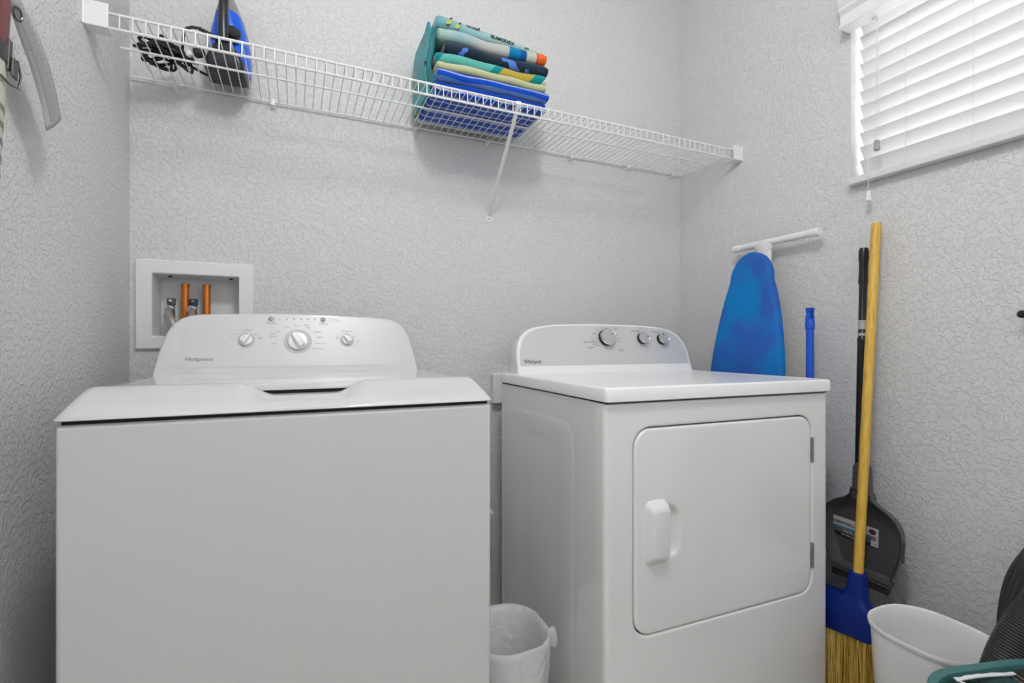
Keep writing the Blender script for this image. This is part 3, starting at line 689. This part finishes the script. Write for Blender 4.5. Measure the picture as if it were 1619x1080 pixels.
towel('teal towel with mustard triangle and white end in the middle of the stack', z+.092, 1, .036, 1.466, terry('terry_teal', teal_blocks), 5, x0=TX0+.002, x1=TX1+.002)
towel('dark navy towel with light blue specks, second from the top of the stack', z+.128, 1, .038, 1.468, terry('terry_navy', navy), 6, x0=TX0+.03, x1=TX1+.012)
tp = towel('pale aqua printed towel with blue and orange blocks on top of the stack', z+.166, 1, .040, 1.474, terry('terry_aqua', aqua_print), 7, x0=TX0+.006, x1=TX1+.006)
# uppermost fold of the printed towel, with its lettering and birds
zt = .040
up_fold = MB()
rings = []
for i in range(33):
    u = i/32; x = -.190+.362*u; e = min(u, 1-u)*.36; k = 1 if e > .012 else .8+.2*math.sqrt(max(0, 1-(1-e/.012)**2))
    h = (.042-.018*u)*k; rings.append([(x, -.129+.02*u+h*.5*(1-math.cos(a)), zt+h*.5+h*.5*math.sin(a)+.001*math.sin(30*x)) for a in [rad(-90+180*q/8) for q in range(9)]]+[(x, .12, zt+h), (x, .12, zt)])
up_fold.loft(rings).build('top_fold', terry('terry_aqua_top', aqua_top), tp, smooth=70)
tm = frame((0, -.1195, zt+.0165), (1, .055, -.025), (0, .0, 1))
text([('ISLAMORADA', .035, .000, .014), ('THE PARROT', -.070, .007, .008), ('KEYS', .125, -.001, .007)], 'printed_lettering', tm, BLACKINK, tp, depth=.0006, bold=.02)
brd = MB()
for bx, bz, s in ((-.150, .000, 1), (-.122, -.005, .9)):
    brd.add([(bx+s*dx, bz+s*dz, .0012) for dx, dz in ((-.014, -.008), (-.006, -.010), (.004, -.006), (.010, .004), (.008, .012), (.001, .008), (-.007, .002))], [(0, 1, 2, 3, 4, 5, 6)])
brd.xf(tm).build('printed_bird', mat('bird_green', (.40, .45, .10), .9), tp, smooth=0)
brd = MB()
for bx, bz in ((-.146, .011), (-.116, .005), (-.052, .008), (-.155, -.012)):
    brd.add([(bx+dx, bz+dz, .0016) for dx, dz in ((-.005, -.004), (.004, -.001), (.005, .005), (-.001, .003))], [(0, 1, 2, 3)])
brd.xf(tm).build('printed_bird_markings', BLACKINK, tp, smooth=0)
# hanging side folds of the printed towel on the left end
def flap(xl, y0, y1, ztop, zbot, th_, name, mt, par, wv):
    b = MB(); rings = []
    px, py, pz = par.location
    for i in range(15):
        v = i/14; z_ = ztop+(zbot-ztop)*v
        xx = xl-.012*math.sin(math.pi*v*.9)*wv-.006*v*wv
        rr = []
        for y, s in ((y0, 0), (y0+.3*(y1-y0), 0), (y1, 0), (y1, 1), (y0+.3*(y1-y0), 1), (y0, 1)):
            rr.append((xx+(th_ if s else 0)+.004*math.sin(9*v+y*20)-px, y+.010*math.sin(5*v+xl*60)-.020*v*wv-py, z_-pz))
        rings.append(rr)
    b.loft(rings); return b.build(name, mt, par, smooth=50, bevel=.003)
TEALC = terry('terry_teal_plain', lambda *a: (.0, .20, .22)); 
flap(.382, 1.530, 1.715, 2.036, 1.806, .010, 'side_flap', terry('terry_aqua_side', lambda nt, vec, xyz: ramp(nt, noise(nt, vec, 24, 1), [(0, (.02, .24, .28)), (.60, (.05, .33, .36)), (.66, (.02, .03, .04)), (.7, (.45, .40, .10))], False)), tp, .55)
flap(.390, 1.490, 1.70, 1.998, 1.825, .007, 'side_flap', TEALC, tp, .6)

# ------------------------------------------------------------------ wall outlet cover behind the gap
so = empty('wall_outlet', 'white surface-mounted wall outlet in the gap behind the dryer', 'outlet', (.742, B, .845))
box(-.058, .058, -.034, -.0002, -.057, .057).build('cover', PLASTIC_M, so, bevel=.004)
MB().lathe([(.001, 0), (.027, 0), (.027, .003), (.001, .003)], 20, Matrix.Translation((.02, -.034, 0)) @ Matrix.Rotation(rad(90), 4, 'X')).build('receptacle', BLACK, so)
MB().tube([(-.060, -.02, .044), (-.057, -.02, .044)], .0035, 8).build('cover_screw', STEEL, so)
tag(MB().tube(catmull([(.63, 1.60, .42), (.655, 1.73, .40), (.60, 1.735, .32), (.50, 1.72, .28), (.40, 1.73, .27), (.2, 1.73, .30)], 6), .005, 8).build('appliance_cord', PLASTIC_M), 'white appliance cord running low along the back wall between the machines', 'cord')

# ------------------------------------------------------------------ waste bins
def bin_rings(hx, hy, h, r, rim, kb=.80):
    out = []
    for k, z, dr in ((kb, 0, 0), (kb+.02, .003, 0), (.97, h-.02, 0), (.975, h-.016, 0), (1.0, h-.014, .006), (1.02, h-.004, .008), (1.01, h, .007), (.985, h-.001, 0), (.955, h-.006, -.004), (.93, h-.04, -.006), (kb-.01, .006, -.006)):
        out.append([(x, y, z) for x, y in rrect(-hx*k, hx*k, -hy*k, hy*k, r*k, 7)])
    return out
WB = empty('waste_bin', 'empty white oval plastic waste bin in front of the broom', 'waste bin', (1.404, .672, 0))
MB().loft(bin_rings(.110, .118, .32, .092, 0)).build('bin_shell', PLASTIC, WB, smooth=45)
LB = empty('waste_bin', 'white waste bin lined with a clear plastic bag, between washer and dryer', 'waste bin', (.482, 1.132, 0))
MB().loft(bin_rings(.098, .108, .295, .082, 0, .66)).build('bin_shell', PLASTIC, LB, smooth=45)
random.seed(9)
rings = []
base = rrect(-.098, .098, -.108, .108, .082, 9); nb = len(base)
def crk(i, k, a): return 1+a*(.55*math.sin(i*1.9+k*2.1)+.45*math.sin(i*3.7-k*1.3)+.5*math.sin(i*.8+k*.6))
for k, (s, z, a) in enumerate(((.86, .10, .028), (.93, .15, .03), (.99, .20, .03), (1.03, .25, .022), (1.05, .276, .012), (1.055, .293, .006), (1.04, .301, .005), (1.0, .302, .006), (.955, .296, .008), (.915, .27, .014), (.88, .22, .02), (.80, .15, .02), (.72, .06, .02), (.62, .02, .02))):
    rings.append([(x*s*crk(i, k, a), y*s*crk(i, k, a), z+.006*math.sin(i*1.3+k)*(1 if k in (0,) else .15)) for i, (x, y) in enumerate(base)])
lo = MB().loft(rings, cap0=False, cap1=True).build('bin_liner', LINER, LB, smooth=60, sub=1)
kn = MB().loft([[(.092+d, -.012+w*math.cos(t)*.7, .262+w*math.sin(t)-.25*d+.003*math.sin(t*3+d*90)) for t in [2*math.pi*q/10 for q in range(10)]] for d, w in ((.0, .008), (.012, .012), (.022, .020), (.036, .029), (.042, .026), (.044, .016))])
kn.build('liner_knot', LINER, LB, smooth=60, sub=1)

# ------------------------------------------------------------------ ironing board leaning on the right wall
IB = empty('ironing_board', 'upright ironing board with worn blue cover and white T-shaped foot, behind the dryer', 'ironing board', (1.452, 1.31, .006), 0)
tilt = math.atan2(.075, 1.36); TM = Matrix.Rotation(tilt, 4, 'Y')   # leans to +x with height
hwt = [(0, .160), (.55, .162), (.85, .159), (.95, .153), (1.08, .133), (1.18, .110), (1.242, .0885)]
def ib_out(k=1, inset=0):
    zz = [0, .3, .55, .75, .85, .92, .98, 1.04, 1.10, 1.15, 1.20]
    Lp = [(max(.0, interp(hwt, z)-inset), z-inset*(z/1.35)+inset*(1-z/1.35)) for z in zz]
    Lp += [((.0885-inset)*math.cos(rad(a)), 1.242+(.106-inset)*math.sin(rad(a))) for a in range(0, 91, 9)]
    cs = lambda z: -.019*smoothstep(.6, 1.35, z)          # outline drifts toward the camera with height
    return [(y+cs(z), z) for y, z in Lp]+[(-y+cs(z), z) for y, z in Lp[-2::-1]]
rg = []
for x, ins in ((.026, .006), (.022, 0), (.006, 0), (.001, .003), (-.002, .008), (-.003, .016)):
    rg.append([(x, y, z) for y, z in ib_out(1, ins)])
MB().loft(rg).xf(TM).build('padded_cover', COVER, IB, smooth=50)
MB().loft([[(x, y, z) for y, z in ib_out(1, .010)] for x in (.026, .034)]).xf(TM).build('board_deck', mat('board_underside_beige', (.45, .42, .30), .7), IB, smooth=30)
legc = MB()
for y in (-.030, .0):
    legc.tube([(.045, y-.02, .15), (.052, y-.02, .7), (.055, y-.025, 1.355)], .009, 10)
legc.xf(TM).build('leg_tube', WIRE, IB)
# T joint and foot bar
fy0, fy1 = 1.404-1.31, 1.071-1.31
M = TM
fb = MB().tube([(.052, fy0, 1.385), (.052, fy1, 1.385)], .0125, 16).xf(M); fb.build('foot_bar', WIRE, IB)
tj = MB().loft([[(.052+a*math.cos(t), -.034+b_*math.sin(t)*1.0, z_) for t in [2*math.pi*q/14 for q in range(14)]] for z_, a, b_ in ((1.335, .013, .024), (1.352, .013, .027), (1.372, .0145, .040), (1.385, .0155, .046), (1.395, .012, .036))]).xf(M)
tj.build('foot_joint', PLASTIC_M, IB, smooth=60)
for y, s in ((fy0, 1), (fy1, -1)):
    cp = MB().tube([(.052, y-s*.026, 1.385), (.052, y-s*.024, 1.385), (.052, y+s*.004, 1.385), (.052, y+s*.006, 1.385)], [.0128, .0148, .0150, .013], 16).xf(M); cp.build('end_cap', PLASTIC, IB)

# ------------------------------------------------------------------ poles, broom, dustpan
def pole_frame(p0, p1):
    p0, p1 = Vector(p0), Vector(p1); q = (p1-p0).to_track_quat('Z', 'Y').to_matrix().to_4x4(); q.translation = p0; return q, (p1-p0).length
MP = empty('mop', 'bright blue mop handle with hanging hole at its top, behind the dryer', 'mop', (1.50, 1.045, 0))
M, ln_ = pole_frame((0, 0, .05), (.036, .024, 1.132)); t0 = ln_-.054
MB().lathe([(.0115, 0), (.0115, t0+.004), (.001, t0+.004)], 18, M).build('pole', BLUEPOLE, MP)
MB().lathe([(.0135, t0-.016), (.0140, t0-.014), (.0140, t0+.010), (.0125, t0+.014), (.011, t0+.017), (.001, t0+.017)], 18, M).build('collar', BLUEPOLE, MP)
cap = MB()
for s in (-1, 1):
    cap.loft([[(s*x0, y, z_) for x0, y in ((.0045, -.0075), (w_, -.006), (w_, .006), (.0045, .0075))] for z_, w_ in ((t0+.014, .0135), (t0+.024, .0125), (t0+.030, .0105), (t0+.040, .0105), (t0+.047, .0125), (t0+.052, .0135))])
cap.loft([[(x0, y, z_) for x0, y in rrect(-w_, w_, -.0075, .0075, .003, 3)] for z_, w_ in ((t0+.046, .0120), (t0+.052, .0138), (t0+.054, .013))])
cap.xf(M @ Matrix.Rotation(rad(50), 4, 'Z')).build('hanging_cap', BLUEPOLE, MP, smooth=30)
MB().tube([M @ Vector((.0142*math.cos(t), .0142*math.sin(t), t0+.011+.002*math.cos(t))) for t in [rad(-200+200*q/10) for q in range(11)]], .0008, 5).build('collar_scratch', WHITEINK, MP)
MB().lathe([(.018, .02), (.020, .03), (.018, .06), (.012, .1)], 14, Matrix.Translation((.004, 0, 0))).build('mop_socket', BLUEPOLE, MP)
box(-.012, .03, -.06, .14, .0, .022).build('mop_head', BLUEPOLE, MP, bevel=.005)

BP = empty('push_broom', 'black pole with grey ringed label leaning on the wall behind the yellow broom', 'broom', (1.555, .935, 0))
M, ln_ = pole_frame((0, 0, .16), (.050, .009, 1.312))
MB().lathe([(.0128, 0), (.0122, .860), (.0130, .862), (.0130, .872), (.0105, .876), (.0105, ln_-.10), (.001, ln_-.10)], 18, M).build('pole', BLACK, BP)
MB().lathe([(.0125, ln_-.112), (.0132, ln_-.108), (.0118, ln_-.09), (.0115, ln_-.05), (.0130, ln_-.04), (.0135, ln_-.012), (.011, ln_-.002), (.001, ln_)], 16, M).build('hanging_cap', BLACK, BP)
MB().lathe([(.006, -.0015), (.006, .0005), (.001, .0005)], 12, M @ Matrix.Translation((-.0105, -.0085, ln_-.032)) @ Matrix.Rotation(rad(-50), 4, 'Z') @ Matrix.Rotation(rad(-90), 4, 'Y')).build('hanging_hole', mat('hole_grey', (.12, .12, .12), .3), BP)
for a, c in ((.900, .928), (.880, .888)):
    MB().lathe([(.0107, a), (.0110, a), (.0110, c), (.0107, c)], 18, M).build('pole_label', mat('label_grey', (.42, .42, .42), .5), BP)
MB().lathe([(.019, .09), (.0185, .16), (.0160, .30), (.013, .36), (.0125, .37)], 16).build('socket', BLACK, BP)
box(-.022, .022, -.12, .14, .06, .10).build('broom_block', BLACK, BP, bevel=.006)
bb = MB()
random.seed(3)
for i in range(300):
    x, y = random.uniform(-.018, .018), random.uniform(-.115, .135); bb.add([(x-.0006, y, .062), (x+.0006, y, .062), (x+random.uniform(-.005, .005), y*1.04, .001)], [(0, 1, 2)])
o = bb.build('bristles', BLACKR, BP, smooth=0); o['kind'] = 'stuff'

YB = empty('broom', 'yellow wooden-handled broom with blue head and straw-coloured bristles by the dryer', 'broom', (1.434, .886, 0))
M, ln_ = pole_frame((.004, -.022, .30), (.165, .019, 1.378))
MB().lathe([(.0125, 0), (.0127, .2), (.0127, ln_-.006), (.0115, ln_-.001), (.001, ln_)], 20, M).build('handle', WOOD, YB)
bh = MB()
def bsec(yl, yr, z0l, z0r, hx): return [(-hx, yl, z0l), (-hx, yr, z0r), (hx, yr, z0r), (hx, yl, z0l)]
# rings given in (y left/far, y right/near) with heights
bsx = [(-.002, -.044, .372, .372, .018, .008), (.000, -.046, .345, .345, .0200, .006), (.006, -.048, .318, .314, .0210, .005), (.020, -.049, .300, .302, .0215, .004), (.135, -.058, .290, .292, .0225, .001), (.150, -.074, .276, .276, .024, 0), (.162, -.082, .185, .212, .028, 0), (.160, -.080, .180, .206, .026, 0)]
def brr(yl, yr, zl, zr, hx, dx):
    return [(x+dx, y, zl+(zr-zl)*(y-yl)/(yr-yl)) for x, y in rrect(-hx, hx, yr, yl, min(hx*.8, .016), 4)]
bh.loft([brr(*q) for q in bsx]).build('broom_head', BROOMBLUE, YB, smooth=40)
mB = mat('bristle_straw', (.4, .25, .04), .6); nt = mB.node_tree; gi = nt.nodes.new('ShaderNodeNewGeometry')
nt.links.new(ramp(nt, gi.outputs['Random Per Island'], [(0, (.22, .12, .012)), (.35, (.46, .28, .03)), (.75, (.66, .45, .09)), (1, (.74, .60, .26))], False), nt.nodes['Principled BSDF'].inputs[0])
br = MB(); random.seed(11)
for i in range(1500):
    v = random.random(); y0 = .155-.232*v; x0 = random.uniform(-.024, .024)
    zt_ = .182+(.208-.182)*v
    y1 = y0*1.10+random.uniform(-.010, .010)-.002; x1 = x0*1.25+random.uniform(-.006, .006); zb = random.uniform(.001, .012)
    r = .0011; p = [Vector((x0, y0, zt_+.004)), Vector(((x0+x1)/2+random.uniform(-.003, .003), (y0+y1)/2+random.uniform(-.003, .003), (zt_+zb)/2)), Vector((x1, y1, zb))]
    for s0, s1 in ((0, 1), (1, 2)):
        a, c = p[s0], p[s1]; br.add([a+Vector((-r, 0, 0)), a+Vector((r*.5, r, 0)), a+Vector((r*.5, -r, 0)), c+Vector((-r, 0, 0)), c+Vector((r*.5, r, 0)), c+Vector((r*.5, -r, 0))], [(0, 1, 4, 3), (1, 2, 5, 4), (2, 0, 3, 5)])
o = br.build('bristles', mB, YB, smooth=0); o['kind'] = 'stuff'

DP = empty('dustpan', 'dark grey plastic dustpan with white label hanging behind the yellow broom', 'dustpan', (1.540, .897, .33))
# outline in (y, z) about the pan centre; near side is -y
dl_out = [(-.078, .004), (-.098, .06), (-.108, .10), (-.112, .135), (-.108, .165), (-.095, .192), (-.072, .212), (-.045, .225), (-.030, .238), (-.0255, .26)]
pan_o = dl_out+[(-y, z) for y, z in dl_out[::-1]]
def ring_at(x, k, dz_=0): return [(x, y*k, .13+(z-.13)*k+dz_) for y, z in pan_o]
pan = MB().loft([ring_at(.0, .90), ring_at(-.032, 1.0), ring_at(-.035, 1.012), ring_at(-.036, .985), ring_at(-.030, .955), ring_at(-.008, .83), ring_at(-.006, .72)], cap0=True, cap1=True)
pan.build('pan', DPGREY, DP, smooth=35)
# mouth: ribbed floor edge and rubber lip
lipm = MB().loft([[(x, y, z_) for x, z_ in ((-.012, .018), (-.034, .020), (-.036, .010), (-.014, .004))] for y in (-.080, 0, .080)])
lipm.build('front_edge', DPGREY, DP, smooth=0, bevel=.002)
MB().loft([[(x, y, z_) for x, z_ in ((-.014, .008), (-.032, .010), (-.036, -.016), (-.032, -.018))] for y in (-.076, 0, .082)]).build('rubber_lip', BLACKR, DP, smooth=0, bevel=.001)
hd = MB()
# looped handle
ho = [(-.028, .225), (-.0245, .262), (-.023, .318), (-.019, .330), (-.010, .335)]; ho = ho+[(-y, z) for y, z in ho[::-1]]
hi = [(-.014, .235), (-.013, .262), (-.0125, .308), (-.010, .316), (-.005, .319)]; hi = hi+[(-y, z) for y, z in hi[::-1]]
hd.loft([[(x, y, z) for y, z in pl_] for pl_, x in ((ho, -.012), (ho, -.030), (hi, -.032), (hi, -.012))], closed=True, cap0=False, cap1=False)
n_ = len(ho); hd.loft([[( -.012, y, z) for y, z in ho], [(-.012, y, z) for y, z in hi]], cap0=False, cap1=False)
hd.build('handle', DPGREY, DP, smooth=40, bevel=.002)
tm_ = MB()
for k in range(14): tm_.box(-.037, -.030, -.1145, -.1105+.002, .088+k*.0042, .0902+k*.0042)
tm_.build('comb_teeth', DPGREY, DP, smooth=0)
LM = frame((-.0085, .03, .118), (0, -1, -.03), (-.02, 0, 1))
box(-.075, .028, -.022, .034, 0, .0006).xf(LM).build('label_white', mat('label_paper', (.55, .55, .56), .5), DP, smooth=0)
LMx = LM @ Matrix.Translation((0, 0, .0008))
MB().box(-.075, .046, .002, .008, 0, .0003).xf(LMx).build('label_blue_band', mat('label_blue', (.06, .25, .42), .5), DP, smooth=0)
MB().box(-.075, .046, -.012, .002, 0, .0003).xf(LMx).build('label_grey_band', mat('label_mid_grey', (.12, .12, .125), .5), DP, smooth=0)
MB().box(-.075, .046, -.022, -.012, 0, .0003).xf(LMx).build('label_black_band', BLACKINK, DP, smooth=0)
box(.028, .066, -.020, .034, 0, .0006).xf(LM).build('label_price_panel', mat('label_paper', (.55, .55, .56), .5), DP, smooth=0)
text([('ESSENTIALS', -.032, .017, .0125)], 'label_lettering', LMx, BLACKINK, DP, bold=.02)
text([('Dust Pan', -.018, -.005, .0075), ('with rubber edge', -.018, -.017, .006)], 'label_small_lettering', LMx @ Matrix.Translation((0, 0, .0004)), WHITEINK, DP)
MB().lathe([(.010, 0), (.010, .0004), (.0005, .0004)], 20, LMx @ Matrix.Translation((.050, .021, 0)) @ Matrix.Diagonal((1, .78, 1, 1))).build('label_seal', mat('seal_maroon', (.09, .02, .03), .5), DP)
bc = MB(); random.seed(4); u = .034
while u < .062:
    w = random.choice((.0008, .0016, .0024)); bc.box(u, u+w, -.004, .010, 0, .0003); u += w+random.choice((.001, .0016))
bc.xf(LMx).build('label_bar_lines', BLACKINK, DP, smooth=0)
text([('pan 1 pc', .050, -.012, .007)], 'label_caption', LMx, BLACKINK, DP)
MB().tube([(-.012, .012, .24), (.014, .012, .24)], .009, 10).build('pole_clip', DPGREY, DP)

# ------------------------------------------------------------------ teal basket with cap, vacuum hose, cord, hooks (right edge)
TB = empty('laundry_basket', 'teal plastic laundry basket at the lower right corner holding a black cap', 'basket', (1.146, .2836, 0), rad(-14))
hx, hy, hh = .20, .222, .40
rg = []
for k, z_, d_ in ((.80, 0, 0), (.82, .004, 0), (.945, hh-.035, 0), (.95, hh-.03, 0), (1.0, hh-.020, 0), (1.006, hh-.010, 0), (1.0, hh-.001, 0), (.985, hh, 0), (.945, hh-.004, 0), (.925, hh-.016, 0), (.91, hh-.06, 0), (.79, .006, 0)):
    rg.append([(x, y, z_) for x, y in rrect(-hx*k, hx*k, -hy*k, hy*k, .13*k, 9)])
MB().loft(rg).build('basket_shell', TEAL, TB, smooth=45)
DC = empty('folded_cloth', 'dark teal cloth with ragged white edging inside the teal basket', 'cloth', (1.146, .2836, .384), rad(-14))
rows = []
for i in range(13):
    row = []
    for j in range(13):
        y_ = -.180+.374*j/12; q_ = abs(y_)-.076; xm = .052+math.sqrt(max(0, .12**2-q_*q_)) if q_ > 0 else .172
        row.append((xm*(-1+2*i/12), y_, .006*math.sin(i*1.1+j*.7)+.004*math.sin(j*1.9)))
    rows.append(row)
o = MB().grid(rows).build('cloth_sheet', mat('dark_teal_cloth', (.012, .05, .05), .9, bump=(90, .4, .003)), DC, smooth=80)
so_ = o.modifiers.new('solid', 'SOLIDIFY'); so_.thickness = .012
random.seed(2)
def strip(pts, w, name):
    P = catmull(pts, 8); b = MB(); rr_ = []
    for i, p in enumerate(P):
        t = (P[min(i+1, len(P)-1)]-P[max(i-1, 0)]).normalized(); n_ = Vector((-t.y, t.x, 0)); w1 = w*(1+random.uniform(-.1, .5))
        rr_.append([p+n_*w1, p+n_*w1+Vector((0, 0, .002)), p-n_*w+Vector((0, 0, .002)), p-n_*w])
    b.loft(rr_).build(name, WHITEINK, DC, smooth=30)
strip([(-.094, .188, .016), (-.05, .187, .018), (-.01, .184, .018), (.03, .182, .017)], .0035, 'white_edging')
strip([(-.094, .188, .016), (-.084, .165, .016), (-.070, .135, .014), (-.05, .09, .014)], .002, 'white_edging')
CP = empty('black_cap', 'black cotton cap with pale double stitching in the teal basket', 'cap', (1.228, .392, .366))
CAPM = mat('cap_black_cotton', (.020, .018, .015), .9, bump=(500, .4, .001)); ST = mat('cap_stitching', (.36, .33, .27), .8)
RT = Matrix.Rotation(rad(-22), 4, 'Z') @ Matrix.Rotation(rad(-50), 4, 'Y')
Rc = RT @ Matrix.Diagonal((.068, .078, .064, 1))
MB().loft([[Rc @ Vector((math.cos(e)*math.cos(t), math.cos(e)*math.sin(t), math.sin(e))) for t in [2*math.pi*q/28 for q in range(28)]] for e in [rad(a) for a in (-12, 5, 20, 35, 50, 63, 75, 84, 89.5)]]).build('crown', CAPM, CP, smooth=60)
for q in range(6):
    for d_ in (-.050, .050):
        t = 2*math.pi*q/6+.45
        pts = [Rc @ (Vector((math.cos(e)*math.cos(t+d_/max(.25, math.cos(e))), math.cos(e)*math.sin(t+d_/max(.25, math.cos(e))), math.sin(e)))*1.004) for e in [rad(a) for a in range(-8, 82, 6)]]
        MB().tube(pts, .0008, 4).build('seam_stitching', ST, CP)
MB().lathe([(.007, .062), (.0065, .067), (.001, .069)], 12, RT).build('top_button', WHITEINK, CP)

VH = empty('vacuum_hose', 'thick black ribbed vacuum hose standing beside the teal basket', 'hose', (1.322, .520, 0))
hp = catmull([(.0, .006, .02), (.0, .006, .18), (.006, .0, .31), (.035, -.018, .41), (.085, -.050, .50), (.15, -.10, .60), (.215, -.19, .66), (.255, -.32, .62), (.27, -.44, .42), (.27, -.50, .02)], 14)
# resample evenly, alternate the radius for ribs
acc = [0]
for a, b_ in zip(hp, hp[1:]): acc.append(acc[-1]+(b_-a).length)
n = int(acc[-1]/.0028); path = []; j = 0
for i in range(n+1):
    s = acc[-1]*i/n
    while j < len(acc)-2 and acc[j+1] < s: j += 1
    t = (s-acc[j])/max(1e-9, acc[j+1]-acc[j]); path.append(hp[j].lerp(hp[j+1], t))
rr = [(.0320, .0335, .0320, .0290)[i % 4] if False else (.0335 if i % 2 else .0312) for i in range(len(path))]
MB().tube(path, rr, 20).build('ribbed_tube', mat('hose_black', (.035, .035, .035), .45), VH, smooth=20)
MB().lathe([(.034, .0), (.037, .002), (.037, .06), (.034, .065)], 18).build('end_cuff', BLACK, VH)

CC = empty('cable_coil', 'coil of smooth black cable hanging from a peg behind the ribbed hose', 'cable', (1.572, .56, .528))
CBL = mat('cable_black', (.045, .045, .045), .5)
for k in range(4):
    dx = -.016*k+.012; e = .013*k
    pts = [(dx, .0-e*.3, .012-e*.2), (dx-.004, .032-e, -.060-e*.4), (dx-.002, .049-e, -.135), (dx, .056-e, -.235), (dx, .045-e, -.35-.02*k), (dx+.002, -.01, -.43-.02*k), (dx+.002, -.075+e, -.36), (dx, -.085+e, -.20), (dx, -.050+e*.5, -.05)]
    P = catmull(pts+[pts[0]], 6)[:-1]
    MB().tube(P, .0072, 8, closed=True).build('cable_loop', CBL, CC, smooth=60)
def hook(label, y, z_):
    h = empty('wall_hook', label, 'hook', (R, y, z_))
    MB().lathe([(.001, 0), (.012, 0), (.012, .004), (.005, .006), (.0045, .030), (.009, .034), (.0095, .040), (.006, .044), (.001, .045)], 14, Matrix.Rotation(rad(-90), 4, 'Y')).build('peg', BLACK, h)
    return h
hook('small black wall peg at the right edge below the blind', .577, 1.085)
hook('black wall peg holding the black cable coil', .562, .523)

# ------------------------------------------------------------------ fire extinguisher on the left wall
FE = empty('fire_extinguisher', 'small dark red fire extinguisher on the left wall at the top left edge', 'fire extinguisher', (-.388, .814, 1.10))
tl = Matrix.Rotation(rad(-7), 4, 'X')
MB().lathe([(.001, 0), (.036, 0), (.040, .006), (.040, .375), (.036, .392), (.024, .408), (.014, .414), (.014, .425), (.001, .425)], 28, tl).build('cylinder', RED, FE)
MB().lathe([(.0404, .02), (.0406, .021), (.0406, .285), (.0404, .286)], 28, tl).build('paper_label', mat('ext_label', (.50, .52, .44), .5), FE)
tx = MB()
for k in range(9): tx.box(-.02+.002*(k % 3), .02-.003*(k % 2), 0, .0004, .04+k*.022, .048+k*.022)
txo = MB()
for k in range(9):
    h0 = .04+k*.022
    txo.lathe([(.0408, h0), (.0409, h0), (.0409, h0+.008), (.0408, h0+.008)], 28, tl)
txo.build('label_print', mat('ext_print', (.20, .22, .16), .6), FE)
MB().lathe([(.0412, .284), (.0425, .284), (.0425, .306), (.0412, .306)], 28, tl).build('clamp_band', DARKSTEEL, FE)
lt = MB().box(.037, .043, .004, .012, .276, .318).box(.043, .046, .008, .022, .270, .296)
lt.xf(tl).build('latch', DARKSTEEL, FE, smooth=0, bevel=.001)
wl_ = MB().tube([tl @ Vector(p) for p in ((.044, .022, .300), (.045, .030, .283), (.045, .027, .262), (.043, .008, .257), (.042, -.01, .258))], .0014, 6); wl_.build('latch_wire', DARKSTEEL, FE)
MB().box(-.057, -.030, -.02, .02, .05, .36).xf(tl).build('wall_bracket', DARKSTEEL, FE, smooth=0, bevel=.002)
MB().lathe([(.013, .42), (.017, .425), (.017, .448), (.009, .452)], 14, tl).build('valve_head', BLACK, FE)
MB().box(-.009, .009, -.085, .02, .450, .462).box(-.008, .008, -.10, .02, .475, .486).xf(tl).build('lever', BLACK, FE, smooth=0, bevel=.002)
tg = MB()
edge_r = [(-.398, 1.010, 1.570), (-.400, 1.030, 1.560), (-.400, 1.076, 1.542), (-.401, 1.120, 1.513), (-.402, 1.158, 1.470), (-.402, 1.176, 1.434)]
edge_l = [(-.392, .955, 1.535), (-.394, .973, 1.524), (-.397, 1.009, 1.498), (-.400, 1.056, 1.468), (-.402, 1.095, 1.430), (-.402, 1.116, 1.387)]
A = catmull(edge_l, 5); Bq = catmull(edge_r, 5); dx = Vector((.0005, -.0002, 0)); px_ = FE.location
TGL = (A, Bq)
rows = [[a, a.lerp(b_, .33)+Vector((.003, 0, 0)), a.lerp(b_, .66)+Vector((.003, 0, 0)), b_] for a, b_ in zip(A, Bq)]
tg.grid([[Vector(p)-px_ for p in r] for r in rows])
o = tg.build('inspection_tag', PAPER, FE, smooth=80); sd = o.modifiers.new('solid', 'SOLIDIFY'); sd.thickness = .0006
pr = MB()
for i in range(5, len(rows)-2):
    a, b_ = rows[i][0], rows[i][3]; a2, b2 = rows[i+1][0], rows[i+1][3]
    for f0, f1, g0, g1 in ((.22, .74, .15, .45), (.25, .66, .62, .85)):
        q = [a.lerp(a2, g0).lerp(b_.lerp(b2, g0), f0), a.lerp(a2, g0).lerp(b_.lerp(b2, g0), f1), a.lerp(a2, g1).lerp(b_.lerp(b2, g1), f1), a.lerp(a2, g1).lerp(b_.lerp(b2, g1), f0)]
        pr.add([p+Vector((.0034, -.0006, 0))-px_ for p in q], [(0, 1, 2, 3)])
pr.build('tag_print', mat('tag_print_grey', (.36, .36, .36), .6), FE, smooth=0)
MB().tube([Vector((-.391, .992, 1.519))+Vector((.002*math.cos(t), .008*math.cos(t), .010*math.sin(t)))-px_ for t in [2*math.pi*q/16 for q in range(16)]], .0018, 6, closed=True).build('tag_grommet', DARKSTEEL, FE)
